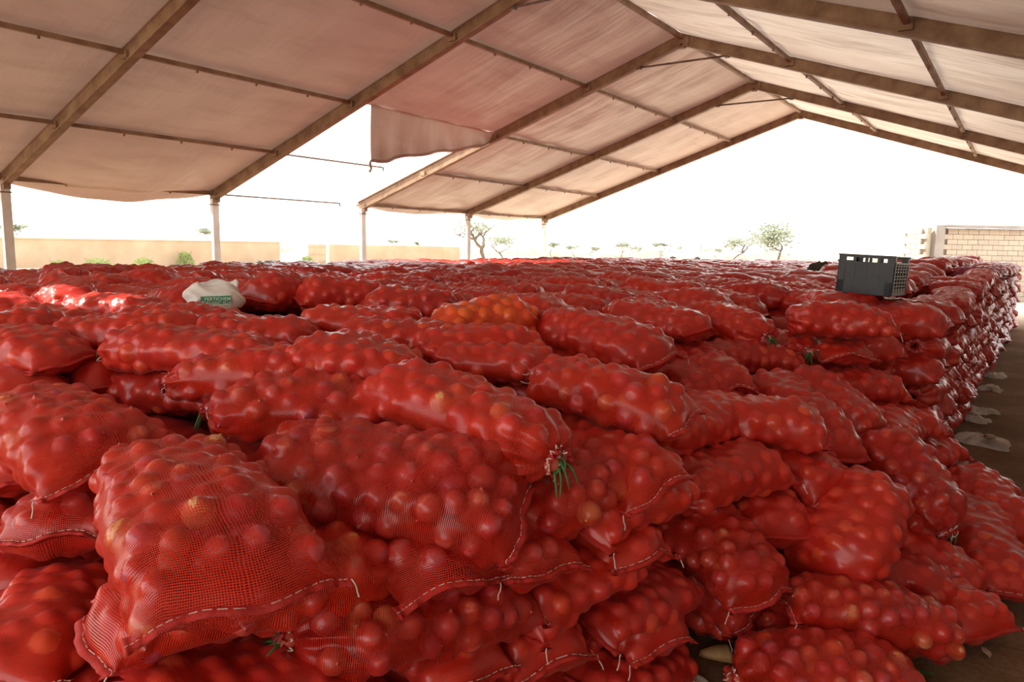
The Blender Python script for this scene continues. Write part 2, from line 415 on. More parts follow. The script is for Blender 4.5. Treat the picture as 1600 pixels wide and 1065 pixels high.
HEROES = [
  ((-2.316, 1.226, 1.153), (-1.37, 0.907, 1.1), 0.47, 0.28, 0, 0.03, 0, 's', 'large red bag on the near corner, its stitched hem facing the camera'),
  ((-3.4, 1.186, 1.157), (-2.481, 1.187, 1.12), 0.50, 0.30, 0, 0.03, 0, '', 'red bag at the left frame edge, partly under the large corner bag'),
  ((-2.063, 1.431, 1.12), (-1.248, 1.855, 1.07), 0.50, 0.34, 14, 0.03, 0, 't', 'plump red bag lying lengthwise right of the large corner bag'),
  ((-1.22, 1.975, 1.199), (-2.124, 2.098, 1.321), 0.40, 0.26, 0, 0.02, 0, 'mtg', 'red bag with a green leaf tuft at its laced near mouth, right of plump bag'),
  ((-2.65, 1.637, 1.22), (-1.98, 2.139, 1.19), 0.36, 0.24, 10, 0.02, 0, 'mg', 'red bag with an open laced mouth of onions and dark leaves, behind the plump bag'),
  ((-1.558, 1.535, 0.93), (-1.865, 0.779, 0.91), 0.44, 0.25, 6, 0.02, 0, 'st', 'long red bag under the large corner bag, hem hanging past the corner'),
  ((-1.575, 1.168, 0.796), (-1.357, 1.972, 0.68), 0.40, 0.25, 0, 0.01, 0, 'mg', 'long red bag in the third layer, a small green leaf at its left end'),
  ((-2.027, 1.757, 0.938), (-1.255, 1.547, 0.918), 0.40, 0.22, -3, 0, 0, 'st', 'red bag end with a curved hem, below the plump lengthwise bag'),
  ((-1.81, 2.753, 1.3), (-1.079, 2.814, 1.19), 0.38, 0.25, 6, 0.02, 0, 'mt', 'red stack-top bag with pale lacing on its left mouth, tip beside the heap'),
  ((-3.088, 1.704, 1.271), (-2.319, 2.208, 1.299), 0.34, 0.24, 8, 0.03, 0, 'mt', 'red bag with a knotted red mouth and white string, second behind the plump bag'),
  ((-1.784, 2.652, 1.035), (-1.012, 2.442, 1.015), 0.38, 0.24, 12, 0, 0, 'st', 'red bag end with a tilted hem at the upper right corner of the near stack'),
  ((-1.239, 2.561, 1.069), (-1.402, 1.959, 0.924), 0.38, 0.22, 0, 0.01, 0, 't', 'lengthwise red bag under the leaf-tufted bag mouth'),
  ((-1.128, 2.817, 0.91), (-1.297, 2.193, 0.893), 0.38, 0.19, 0, 0.01, 1, 't', 'lengthwise red bag under the tilted hem of the top corner bag'),
  ((-1.932, 2.106, 0.87), (-1.16, 1.897, 0.85), 0.40, 0.23, -8, 0, 0, 'st', 'red bag end with a rising wavy hem, middle of the stack side'),
  ((-1.8, 2.594, 0.775), (-1.028, 2.385, 0.755), 0.36, 0.22, -4, 0, 1, 'st', 'red bag end with hem and hanging string, fourth layer at the side edge'),
  ((-1.213, 2.503, 0.718), (-1.378, 1.896, 0.6), 0.38, 0.20, 0, 0.01, 1, 't', 'lengthwise red bag directly below the rising wavy hem'),
  ((-1.11, 2.882, 0.443), (-1.278, 2.265, 0.471), 0.38, 0.18, 0, 0.01, 1, 't', 'lengthwise red bag below the bag end with hanging string'),
  ((-1.765, 2.72, 0.388), (-0.993, 2.511, 0.368), 0.38, 0.24, -6, 0, 1, 'st', 'red bag end just above the lowest bag beside the bare sand'),
  ((-1.918, 2.158, 0.524), (-1.146, 1.948, 0.504), 0.40, 0.23, -6, 0, 1, 'st', 'red bag end with a yellow-skinned onion near its hem, low on the stack side'),
  ((-1.213, 2.275, 0.377), (-1.985, 2.484, 0.377), 0.33, 0.18, 0, 0, 1, '', 'red bag end without hem, wedged low between two hemmed ends'),
  ((-1.103, 2.909, 0.07), (-1.268, 2.302, 0.189), 0.36, 0.20, 0, 0, 1, 't', 'lowest red bag of the near stack, resting on the sand beside pale plastic'),
  ((-2.01, 1.818, 0.601), (-1.238, 1.609, 0.581), 0.38, 0.20, -4, 0, 1, 's', 'red bag end cut by the lower frame edge, under the long third-layer bag'),
  ((-1.532, 1.328, 0.642), (-1.698, 0.718, 0.746), 0.38, 0.24, 0, 0, 1, '', 'red bag under the long hem-cornered bag at the lower frame edge'),
  ((-2.945, 1.387, 0.93), (-2.496, 0.931, 0.93), 0.36, 0.24, 0, 0, 0, 'st', 'shaded red bag end with a hem, left of the large corner bag'),
  ((-3.929, 1.061, 1.0), (-3.022, 1.116, 0.98), 0.34, 0.24, 0, 0, 1, 't', 'dark shaded red bag at the left frame edge above the hemmed shaded end'),
  ((-2.591, 1.061, 0.72), (-2.118, 0.631, 0.72), 0.36, 0.22, 0, 0, 1, 's', 'dark shaded red bag low in the left corner with a long hem'),
  ((-3.513, 0.955, 0.789), (-2.593, 0.939, 0.76), 0.36, 0.22, 0, 0, 1, '', 'dark shaded red bag below the hemmed shaded end at the left edge'),
  ((-2.169, 1.277, 0.63), (-2.095, 0.651, 0.52), 0.36, 0.22, 0, 0, 1, '', 'dark red bag below the hanging hem at the bottom left'),
  ((-3.683, 1.726, 1.345), (-2.854, 2.125, 1.34), 0.36, 0.24, 0, 0.02, 1, 'mg', 'red bag with a green leaf beside its knotted left mouth'),
  ((-4.554, 1.257, 1.339), (-3.689, 1.57, 1.321), 0.40, 0.22, 0, 0.02, 1, '', 'smooth red bag at the left frame edge behind the partly covered bag'),
  ((-4.154, 1.641, 1.37), (-3.65, 2.253, 1.4), 0.34, 0.22, 0, 0, 1, 'mk', 'red bag with one blackened onion showing at its left mouth'),
  ((-4.605, 1.239, 1.4), (-4.386, 1.84, 1.4), 0.36, 0.20, 0, 0, 1, '', 'flat red bag at the left edge beside the blackened onion'),
  ((-3.846, 2.64, 1.37), (-4.519, 2.077, 1.37), 0.38, 0.24, 0, 0.02, 1, '', 'long pale-dusted red bag just in front of the white sack'),
  ((-3.03, 2.485, 1.37), (-3.537, 2.096, 1.403), 0.38, 0.24, 0, 0.01, 1, 'mg', 'red bag with a small green shoot at its right mouth, before the white sack'),
  ((-2.188, 2.379, 1.318), (-2.739, 2.058, 1.362), 0.44, 0.24, 0, 0.03, 1, '', 'broad mounded red bag behind the second knotted bag'),
  ((-2.789, 3.038, 1.43), (-3.356, 2.631, 1.44), 0.34, 0.20, 0, 0, 1, '', 'slim red bag behind the mounded bag'),
  ((-2.439, 2.936, 1.364), (-3.0, 2.63, 1.406), 0.36, 0.22, 0, 0, 1, '', 'short red bag beyond the leaf-tufted bag'),
  ((-2.522, 2.676, 1.365), (-2.039, 3.168, 1.37), 0.34, 0.22, 0, 0.01, 1, 'mg', 'red bag with leafy left mouth directly behind the leaf-tufted bag'),
  ((-2.381, 2.668, 1.336), (-1.804, 2.942, 1.304), 0.32, 0.20, 0, 0, 1, '', 'small lumpy red bag left of the pale-laced top bag'),
  ((-2.376, 3.579, 1.45), (-2.754, 3.063, 1.429), 0.42, 0.27, 0, 0.02, 2, 'mg', 'bright orange-toned bag with a green leafy mouth at its right end'),
  ((-2.398, 3.678, 1.407), (-1.497, 3.506, 1.333), 0.40, 0.27, 6, 0.02, 1, 'st', 'plump red bag right of the orange-toned bag, hem toward the heap'),
  ((-2.383, 4.582, 1.42), (-1.605, 4.345, 1.39), 0.38, 0.24, 0, 0, 1, '', 'red bag behind the plump bag with a hem toward the heap'),
  ((-1.394, 4.977, 1.3), (-2.08, 5.335, 1.4), 0.40, 0.26, 0, 0.02, 1, 'mg', 'red bag drooping over the heap with green leaves at its mouth'),
  ((-3.173, 3.813, 1.46), (-3.693, 3.439, 1.46), 0.38, 0.26, 0, 0.02, 1, '', 'rounded red bag left of the orange-toned bag'),
  ((-4.012, 3.91, 1.49), (-4.309, 3.344, 1.49), 0.42, 0.28, 0, 0.02, 1, '', 'tall rounded red bag two back from the orange-toned bag'),
  ((-4.644, 3.839, 1.52), (-4.503, 3.115, 1.5), 0.42, 0.28, 0, 0.02, 1, '', 'tall rounded red bag right of the white sack'),
  ((-1.908, 4.447, 1.42), (-2.368, 5.022, 1.45), 0.36, 0.20, 0, 0, 1, '', 'red bag half hidden behind the drooping leafy bag'),
  ((-3.736, 1.795, 1.15), (-2.942, 2.143, 1.12), 0.40, 0.24, 0, 0, 1, '', 'mostly hidden red bag between the large corner bag and the knotted bag'),
  ((-1.384, 2.995, 1.0), (-1.277, 3.819, 1.02), 0.40, 0.26, 0, 0, 1, '', 'red bag buried between the near stack top and the heap'),
  ((-0.817, 2.796, 0.15), (-0.192, 3.268, 0.13), 0.42, 0.27, 8, 0.03, 0, 'm', 'frontmost heap bag lying on the sand at the lower frame edge'),
  ((-0.111, 3.691, 0.17), (-0.788, 3.261, 0.32), 0.44, 0.28, 12, 0.03, 0, 'st', 'large heap bag behind the frontmost one, white string on its left seam'),
  ((-0.523, 3.968, 0.746), (-0.654, 3.479, 0.354), 0.46, 0.34, 0, 0.04, 1, 't', 'pear-shaped red bag slumped upright on the heap centre'),
  ((-1.324, 3.234, 0.644), (-0.762, 3.03, 0.416), 0.44, 0.30, 0, 0.02, 0, 't', 'heap bag showing round onions clearly, beside the near stack'),
  ((-1.48, 3.185, 0.378), (-0.86, 3.183, 0.22), 0.42, 0.24, -14, 0, 1, 's', 'heap bag with a long diagonal hem under the clearly onion-filled one'),
  ((-1.263, 3.897, 0.62), (-0.82, 3.397, 0.56), 0.40, 0.30, 0, 0, 1, '', 'rounded dark heap bag left of the pear-shaped bag'),
  ((-1.248, 3.887, 0.91), (-0.652, 3.784, 0.7), 0.38, 0.26, 0, 0.02, 1, 's', 'heap bag with a small hem above the pear-shaped bag'),
  ((-1.222, 2.975, 0.8), (-0.964, 3.586, 0.84), 0.38, 0.26, 0, 0.02, 1, 't', 'heap bag with pointed right tip beside the near stack top corner'),
  ((-1.357, 3.63, 1.0), (-0.773, 3.891, 0.976), 0.40, 0.28, 0, 0.02, 1, 'mg', 'heap bag with dark leaves in its left mouth and white string'),
  ((-1.279, 4.512, 1.1), (-0.685, 4.036, 0.82), 0.38, 0.26, 0, 0.03, 1, 't', 'long diagonal heap bag sliding from the stack'),
  ((-1.161, 4.79, 1.094), (-0.617, 4.584, 0.826), 0.38, 0.26, 0, 0.03, 1, 't', 'diagonal heap bag right of the long sliding one'),
  ((-1.881, 4.535, 1.22), (-1.269, 3.991, 1.12), 0.34, 0.22, 0, 0.02, 1, 's', 'narrow heap bag with a gaping hem below the drooping leafy bag'),
  ((-1.872, 4.223, 1.212), (-1.349, 3.893, 1.048), 0.36, 0.24, 0, 0.02, 1, '', 'heap bag left of the narrow one, under the stack top'),
  ((-1.722, 4.63, 1.16), (-1.258, 5.19, 1.12), 0.38, 0.26, 0, 0, 1, '', 'shaded heap bag right under the drooping leafy mouth'),
  ((-0.668, 4.574, 0.72), (-0.589, 5.319, 0.759), 0.36, 0.28, 0, 0, 1, 'mg', 'round laced heap mouth with green leaves at the dark stack foot'),
  ((-0.205, 4.395, 0.42), (-0.651, 4.546, 0.854), 0.46, 0.32, 0, 0.03, 0, 'mg', 'right heap bag with a purple onion mouth and curled green leaf'),
  ((-0.613, 4.363, 0.402), (-0.018, 4.285, 0.178), 0.32, 0.20, 0, 0.01, 1, 't', 'slim heap bag between the pear-shaped and green-leafed bags'),
  ((-0.182, 5.246, 0.341), (0.083, 4.388, 0.139), 0.40, 0.24, 0, 0, 1, 'st', 'heap bag sloping to a hemmed tip on the sand at right'),
  ((-0.228, 5.543, 0.45), (0.178, 5.079, 0.2), 0.38, 0.24, 0, 0, 1, 't', 'heap bag at the right frame edge behind the sloping one'),
  ((-0.476, 4.302, 0.206), (0.041, 3.936, 0.114), 0.38, 0.24, 0, 0, 1, 't', 'pink-sheened heap bag resting on sand right of the large heap bag'),
  ((-0.707, 3.784, 0.293), (-0.155, 4.105, 0.237), 0.34, 0.22, 0, 0, 1, '', 'small heap bag glimpsed behind the large heap bag'),
  ((-0.895, 3.243, 0.14), (-0.472, 3.723, 0.14), 0.36, 0.22, 0, 0, 1, '', 'shaded heap bag beneath the large heap bag at its left'),
  ((-1.577, 3.263, 0.183), (-0.938, 3.289, 0.157), 0.38, 0.24, 0, 0, 1, 't', 'darkest heap bag on the sand beside the stack foot'),
  ((-0.925, 4.591, 0.4), (-0.534, 5.098, 0.4), 0.40, 0.24, 0, 0, 1, '', 'heap bag hidden behind the top of the pear-shaped bag'),
  ((-0.875, 3.927, 0.35), (-0.433, 4.391, 0.35), 0.40, 0.26, 0, 0, 1, '', 'buried heap bag behind the pear-shaped bag foot'),
  ((-1.439, 4.081, 0.745), (-1.039, 4.578, 0.805), 0.40, 0.26, 0, 0, 1, '', 'buried heap bag under the leafy-mouthed heap bag'),
  ((-1.632, 3.591, 1.0), (-1.319, 4.15, 1.0), 0.40, 0.26, 0, 0, 1, '', 'buried heap bag between near stack and slope'),
  ((-1.24, 5.181, 0.499), (-0.817, 5.661, 0.521), 0.40, 0.26, 0, 0, 1, '', 'buried heap bag under the diagonal bags'),
  ((-0.427, 5.063, 0.3), (-0.009, 5.859, 0.3), 0.40, 0.26, 0, 0, 1, '', 'buried heap bag behind the green-leafed right bag'),
  ((-1.362, 5.311, 1.41), (-0.727, 5.611, 1.39), 0.40, 0.26, 0, 0, 1, 't', 'lengthwise red bag directly below the black crate'),
  ((-1.198, 5.316, 1.18), (-1.728, 5.846, 1.18), 0.36, 0.22, 0, 0, 1, 'mg', 'bag mouth with dark green leaves under the crate block top bag'),
  ((-1.436, 5.92, 1.17), (-0.906, 5.39, 1.17), 0.42, 0.20, 0, 0, 1, 's', 'bag end with a straight hem below the black crate'),
  ((-1.124, 5.246, 0.96), (-0.664, 5.715, 0.93), 0.40, 0.24, 0, 0, 1, '', 'lengthwise dark red bag in the third layer under the crate'),
  ((-1.245, 5.472, 1.023), (-1.509, 6.048, 1.107), 0.36, 0.20, 0, 0, 1, '', 'bag in shadow at the foot of the leafy mouth under the crate'),
  ((-0.887, 5.202, 0.741), (-0.423, 5.642, 0.729), 0.40, 0.24, 0, 0, 1, '', 'dark red bag in the fourth layer under the crate'),
  ((-0.619, 5.279, 0.499), (-0.334, 5.851, 0.521), 0.40, 0.24, 0, 0, 1, '', 'dark red bag in the fifth layer at the block foot'),
  ((-0.552, 5.187, 0.3), (-0.303, 5.981, 0.3), 0.40, 0.24, 0, 0, 1, '', 'dark red bag near the ground at the block foot'),
  ((-1.4, 5.72, 1.19), (-0.72, 6.08, 1.18), 0.42, 0.25, 0, 0, 1, '', 'red bag in the second layer, right of the straight-hemmed end under the crate'),
  ((-1.5, 5.55, 1.0), (-0.85, 5.85, 0.98), 0.42, 0.25, 0, 0, 1, '', 'red bag in shade behind the third layer under the crate'),
]


# ------------------------------------------------------------------ ground
def ground_material():
    m, nt, out = mat('sandy_ground'); tc = nt.nodes.new('ShaderNodeTexCoord').outputs['Object']
    c = ramp(nt, noise(nt, .9, 8, tc, .65), [(.3, (.13, .075, .04)), (.5, (.20, .12, .068)), (.72, (.30, .20, .125))])
    c = mixc(nt, ramp(nt, noise(nt, 26, 6, tc, .7), [(.45, (0, 0, 0)), (.7, (.6, .6, .6))]), c, (.10, .058, .034, 1))
    # one sandy ground: tent shade and outdoor brightness put into its colour by distance
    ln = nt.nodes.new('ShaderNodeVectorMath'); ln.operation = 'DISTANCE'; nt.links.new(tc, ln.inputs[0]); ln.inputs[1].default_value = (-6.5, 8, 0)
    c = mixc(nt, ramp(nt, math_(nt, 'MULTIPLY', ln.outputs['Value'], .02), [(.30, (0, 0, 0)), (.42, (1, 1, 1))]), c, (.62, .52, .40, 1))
    b = N(nt, 'ShaderNodeBsdfPrincipled'); setin(b, 'Roughness', .95); setin(b, 'Specular IOR Level', .1); nt.links.new(c, b.inputs['Base Color'])
    bn = nt.nodes.new('ShaderNodeBump'); setin(bn, 'Strength', .6); setin(bn, 'Distance', .02)
    nt.links.new(math_(nt, 'ADD', noise(nt, 14, 7, tc, .7), math_(nt, 'MULTIPLY', noise(nt, 60, 4, tc), .25)), bn.inputs['Height']); nt.links.new(bn.outputs[0], b.inputs['Normal'])
    nt.links.new(b.outputs[0], out.inputs[0]); return m
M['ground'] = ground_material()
def footed(x, y):
    return .012 * math.sin(3.1 * x + 1.7 * y) * math.sin(2.3 * y - x) + .010 * math.sin(9 * x + 2 * math.sin(5 * y)) * math.sin(8 * y)
V = []; F = []; nx, ny = 90, 120; x0, x1, y0_, y1_ = -1.6, 3.4, 1.5, 8.5
for j in range(ny + 1):
    for i in range(nx + 1):
        x = x0 + (x1 - x0) * i / nx; y = y0_ + (y1_ - y0_) * j / ny
        ed = min(i, nx - i, j, ny - j); V.append((x, y, footed(x, y) * min(1, ed / 5)))
for j in range(ny):
    for i in range(nx): a = j * (nx + 1) + i; F.append([a, a + 1, a + nx + 2, a + nx + 1])
n0 = len(V); B_ = 900.0
V += [(-B_, -B_, 0), (B_, -B_, 0), (B_, B_, 0), (-B_, B_, 0), (x0, y0_, 0), (x1, y0_, 0), (x1, y1_, 0), (x0, y1_, 0)]
F += [[n0, n0 + 1, n0 + 5, n0 + 4], [n0 + 1, n0 + 2, n0 + 6, n0 + 5], [n0 + 2, n0 + 3, n0 + 7, n0 + 6], [n0 + 3, n0, n0 + 4, n0 + 7]]
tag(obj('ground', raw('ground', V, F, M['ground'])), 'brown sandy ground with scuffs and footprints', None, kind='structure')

# ------------------------------------------------------------------ marquee tent
def tarp_material(name, a, b_, streak, trans, st=(1.6, .35, 1)):
    m, nt, out = mat(name); tc = nt.nodes.new('ShaderNodeTexCoord').outputs['Object']
    mp = nt.nodes.new('ShaderNodeMapping'); mp.inputs['Scale'].default_value = st ; nt.links.new(tc, mp.inputs[0])
    f1 = noise(nt, .55, 5, tc); f2 = noise(nt, 1.5, 6, mp.outputs[0], .6)
    c = mixc(nt, ramp(nt, f1, [(.35, (0, 0, 0)), (.7, (1, 1, 1))]), (*a, 1), (*b_, 1))
    c = mixc(nt, ramp(nt, f2, [(.48, (0, 0, 0)), (.75, (streak,) * 3)]), c, (.22, .13, .08, 1))
    d = N(nt, 'ShaderNodeBsdfPrincipled'); setin(d, 'Roughness', .42); setin(d, 'Specular IOR Level', .4); nt.links.new(c, d.inputs['Base Color'])
    t = nt.nodes.new('ShaderNodeBsdfTranslucent'); nt.links.new(c, t.inputs[0])
    bn = nt.nodes.new('ShaderNodeBump'); setin(bn, 'Strength', .55); setin(bn, 'Distance', .06)
    mp2 = nt.nodes.new('ShaderNodeMapping'); mp2.inputs['Scale'].default_value = (.5, 2.4, .5); nt.links.new(tc, mp2.inputs[0])
    nt.links.new(noise(nt, 1.3, 5, mp2.outputs[0], .5), bn.inputs['Height']); nt.links.new(bn.outputs[0], d.inputs['Normal'])
    mx = nt.nodes.new('ShaderNodeMixShader'); mx.inputs[0].default_value = trans
    nt.links.new(d.outputs[0], mx.inputs[1]); nt.links.new(t.outputs[0], mx.inputs[2]); nt.links.new(mx.outputs[0], out.inputs[0]); return m
M['tarp_brown'] = tarp_material('dusty_tarp', (.50, .36, .29), (.42, .28, .23), .35, .05)
M['tarp_white'] = tarp_material('streaked_tarp', (.70, .62, .54), (.56, .46, .38), .75, .14, (.28, 2.0, 1))
M['tarp_mid'] = tarp_material('dusty_streaked_tarp', (.58, .48, .41), (.46, .36, .29), .75, .07, (.28, 2.0, 1))
M['beam'] = simple('dusty_aluminium', (.34, .22, .13), .6, (.20, .11, .06), 3.5, .2, 30)
M['post'] = simple('pale_post', (.76, .72, .67), .5, (.66, .6, .52), 4)
M['steel'] = simple('dull_steel', (.22, .17, .14), .5, (.12, .08, .06), 6)
FY = [25.691, 20.609, 15.472, 10.52, 5.957, .957, -4.043]
CX, HW, HE, HR = -6.544, 10.134, 3.011, 6.414
def rp(side, y, t, dz=0.0): return Vector((CX + side * HW * (1 - t), y, HE + (HR - HE) * t + dz))
tent = empty('marquee_tent', (CX, 10, 0)); tag(tent, 'large open-sided marquee tent with dusty tarp roof on metal frames', 'tent')
TI = Matrix.Translation((-CX, -10, 0))
def tb(mb, name, m, smooth=False, lab=None):
    mb.V = [TI @ Vector(v) for v in mb.V]; o = mb.build(name, m, tent, smooth)
    if lab: o['label'] = lab
    return o
BW = .28
for k, y in enumerate(FY):
    for sd in (-1, 1):
        a, b = rp(sd, y, 0), rp(sd, y, 1); mb = MB(); up = Vector((0, 1, 0)).cross(b - a).normalized()
        if up.z < 0: up = -up
        # I-shaped profile: web and two flanges with a keder groove
        d = (b - a).normalized(); a2 = a - d * .12
        mb.beam(a2, b, .07, BW, up); mb.beam(a2 + up * BW * .44, b + up * BW * .44, .15, .03, up); mb.beam(a2 - up * BW * .44, b - up * BW * .44, .15, .03, up)
        for t in (.25, .5, .77):
            c = rp(sd, y, t); mb.box(c - up * .02, (.16, .16, .12))
        tb(mb, 'rafter', M['beam'])
        pm_ = MB(); px = CX + sd * HW; pm_.box((px, y, (HE - .12) / 2), (.11, .17, HE - .12)); pm_.box((px, y, .01), (.3, .3, .02))
        tb(pm_, 'post', M['post'])
        br = MB(); br.box((px - sd * .03, y, HE - .10), (.24, .13, .20)); br.box((px - sd * .12, y, HE - .05), (.12, .10, .16)); br.box((px, y, HE - .26), (.15, .20, .03))
        tb(br, 'eave_bracket', M['beam'])
    ap = MB(); ap.box((CX, y, HR - .02), (.34, .14, .26)); ap.box((CX, y, HR - .16), (.12, .12, .08)); tb(ap, 'ridge_bracket', M['beam'])
    if k == 0: continue
    tr = MB(); t = .90; a, b = rp(-1, y, t, -.14), rp(1, y, t, -.14)
    tr.tube([a, b], .022, 8); tr.box(a, (.09, .09, .09)); tr.box(b, (.09, .09, .09)); tb(tr, 'tie_rod', M['steel'])
for k in range(len(FY) - 1):
    ya, yb = FY[k], FY[k + 1]
    for sd in (-1, 1):
        for t in (0, .25, .5, .77):
            hole = (k == 2 and sd == -1)
            if hole and t == .5: continue
            mb = MB()
            if hole and t in (0, .25):
                mb.beam(rp(sd, ya - (1.6 if t else .9), t), rp(sd, yb, t), .035, .04); mb.beam(rp(sd, ya - (1.6 if t else .9), t), rp(sd, ya - (1.6 if t else .9), t, -.09), .03, .03, Vector((1, 0, 0)))
                tb(mb, 'purlin', M['steel'], lab='thin broken purlin under the missing tarp panel')
            else:
                mb.beam(rp(sd, ya, t, .02), rp(sd, yb, t, .02), .07 if t else .10, .07 if t else .10)
                for u in (.25, .5, .75): mb.box(rp(sd, ya + (yb - ya) * u, t, -.03), (.03, .03, .06))
                tb(mb, 'purlin', M['beam'])
    mb = MB(); mb.beam((CX, ya, HR + .02), (CX, yb, HR + .02), .09, .08)
    tb(mb, 'ridge_purlin', M['beam'])
TD = Matrix.Translation(Vector((0, 0, 0)))
def tarp(sd, k, t0, t1, m, name='tarp_panel', seed=0, eave_sag=.0, holes=(), label=None):
    rs = random.Random(seed); nu, nv = 40, 60; V = []; F = []; ya, yb = FY[k], FY[k + 1]
    a1, a2, a3 = rs.uniform(0, 6), rs.uniform(0, 6), rs.uniform(0, 6)
    pur = [0, .25, .5, .77, 1.0]
    for j in range(nv + 1):
        t = t0 + (t1 - t0) * j / nv
        s_ = 0
        for q in range(4):
            if pur[q] <= t <= pur[q + 1] + 1e-6: s_ = (t - pur[q]) / (pur[q + 1] - pur[q]); break
        sg = 4 * s_ * (1 - s_)
        for i in range(nu + 1):
            u = i / nu; e = 4 * u * (1 - u)
            z = .10 - .045 * sg * min(1, e * 2) - .02 * e
            tens = math.exp(-u / .16) + math.exp(-(1 - u) / .16)
            z += .012 * math.sin(t * 46 + a1 + 3 * u) * tens * e * 2 + .010 * math.sin(u * 19 + t * 13 + a2) * e + .008 * math.sin(t * 30 - u * 24 + a3) * e
            tt = t
            if eave_sag and t < .3:
                w = (1 - t / .3); z -= eave_sag * w * e + .02 * w * math.sin(t * 120 + 5 * e) * e; tt = t - .015 * w * e
            V.append(TI @ rp(sd, ya + (yb - ya) * u, tt, z))
    for j in range(nv):
        for i in range(nu):
            u, t = (i + .5) / nu, t0 + (t1 - t0) * (j + .5) / nv
            if any(hu0 < u < hu1 and ht0 < t < ht1 for hu0, hu1, ht0, ht1 in holes): continue
            a = j * (nu + 1) + i; F.append([a, a + 1, a + nu + 2, a + nu + 1])
    o = obj(name, raw(name, V, F, m), tent)
    if label: o['label'] = label
    return o
for k in range(len(FY) - 1):
    if k == 2: tarp(-1, k, .495, 1, M['tarp_brown'], seed=k, label='torn tarp panel ending above the open gap')
    elif k == 5: tarp(-1, k, -.02, 1, M['tarp_brown'], seed=k, holes=((.02, .12, .70, .78), (.05, .16, .62, .67)))  # unseen roof openings added so sun patches fall on the left bags
    else: tarp(-1, k, -.035, 1, M['tarp_brown'], seed=k, eave_sag=.16 if k == 3 else .03)
    tarp(1, k, -.02, 1, M['tarp_white'] if k < 3 else M['tarp_mid'], seed=50 + k)
# the torn flap hanging down from the panel edge
V = []; F = []; nu, nv = 46, 22
ya, yb = 15.40, 11.05
for j in range(nv + 1):
    v = j / nv
    for i in range(nu + 1):
        u = i / nu; y = ya + (yb - ya) * u
        L_ = .22 + .95 * min(1, u / .9) ** .8 * (1 - .12 * math.sin(3.1 * u))
        fold = .045 * math.sin(u * 17 + v * 2) * v + .03 * math.sin(u * 41) * v * v
        x, z = rp(-1, y, .50)[0] - .01, rp(-1, y, .50, .085)[2]
        x -= .18 * math.sin(v * 1.5) + fold - .06 * v; z -= L_ * v ** 1.05 + .02 * math.sin(u * 23)
        yy = y + .25 * (1 - u) * v * .3 + (.10 * v * (u > .93))
        V.append(TI @ Vector((x, yy, z)))
for j in range(nv):
    for i in range(nu): a = j * (nu + 1) + i; F.append([a, a + 1, a + nu + 2, a + nu + 1])
o = obj('tarp_flap', raw('tarp_flap', V, F, M['tarp_brown']), tent); o['label'] = 'grey-brown torn tarp flap hanging below the roof'
mb = MB(); edge = [Vector(V[nv * (nu + 1) + i]) for i in range(nu + 1)]
mb.tube(edge, .035, 7); mb.build('flap_hem', M['tarp_brown'], tent, True)
mb = MB(); e = edge[-1]; mb.tube(catmull([e, e + Vector((0, -.03, -.08)), e + Vector((-.02, .02, -.16)), e + Vector((0, -.04, -.24))], 4), .03, 6); mb.build('torn_rag', M['tarp_brown'], tent, True)

# unseen hanging panels added along the aisle side to darken its floor
for k in range(1, len(FY) - 1):
    V = []; F = []; nu, nv = 40, 8
    for j in range(nv + 1):
        for i in range(nu + 1):
            u = i / nu; yy = FY[k] + (FY[k + 1] - FY[k]) * u
            V.append(TI @ Vector((CX + HW + .12 + .03 * math.sin(u * 40 + k) * (1 - j / nv) + .02 * math.sin(u * 11), yy, .02 + (HE + .05) * j / nv)))
    for j in range(nv):
        for i in range(nu): a = j * (nu + 1) + i; F.append([a, a + 1, a + nu + 2, a + nu + 1])
    obj('added_shade_panel', raw('added_shade_panel', V, F, M['tarp_brown']), tent)

# ------------------------------------------------------------------ the mass of bags
CAMF = cam.matrix_world.to_3x3() @ Vector((0, 0, -1)); CAMR = cam.matrix_world.to_3x3() @ Vector((1, 0, 0)); CAMU = cam.matrix_world.to_3x3() @ Vector((0, 1, 0))
def project(p):
    d = Vector(p) - CAMP; z = d.dot(CAMF)
    if z < .1: return (-9e9, -9e9, z)
    return (800 + 1119 * d.dot(CAMR) / z, 532.5 - 1119 * d.dot(CAMU) / z, z)
for i, h in enumerate(HEROES): hero_bag(i, *h)

def variants(n, nu, nv, seed0, **kw):
    out = []
    for k in range(n):
        rs = random.Random(seed0 + k); L = rs.uniform(.76, .90); W = rs.uniform(.38, .44); T = rs.uniform(.24, .29)
        out.append((bag_geo(seed0 + k, L, W, T, rs.uniform(-.02, .03), nu, nv, lat=rs.uniform(-.03, .03), **kw)))
    return out
def merged(g):
    hm, _ = hem_mesh(g); hv = np.array([v.co[:] for v in hm.vertices]); hf = [list(p.vertices) for p in hm.polygons]; n = len(g['V'])
    V = np.vstack([g['V'], hv]); F = g['F'].tolist() + [[a + n for a in f] for f in hf]
    uv = np.vstack([g['uv'], np.zeros((len(hv), 2))]); col = np.vstack([g['col'], np.tile([.3, .8, 0, 1], (len(hv), 1))])
    bpy.data.meshes.remove(hm); return V, F, uv, col
MIDV = variants(8, 64, 60, 400); LOWV = variants(6, 30, 26, 500)
def bag_me(v, m): V, F, uv, col = merged(v); return raw('onion_bag', V, F, m, uv=uv, col=col)
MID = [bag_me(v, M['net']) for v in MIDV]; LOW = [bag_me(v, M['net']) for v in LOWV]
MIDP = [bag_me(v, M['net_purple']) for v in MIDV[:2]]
HERO_C = [((Vector(a) + Vector(b)) / 2, (Vector(b) - Vector(a)).normalized(), (Vector(b) - Vector(a)).length, w) for a, b, w, *_ in HEROES]
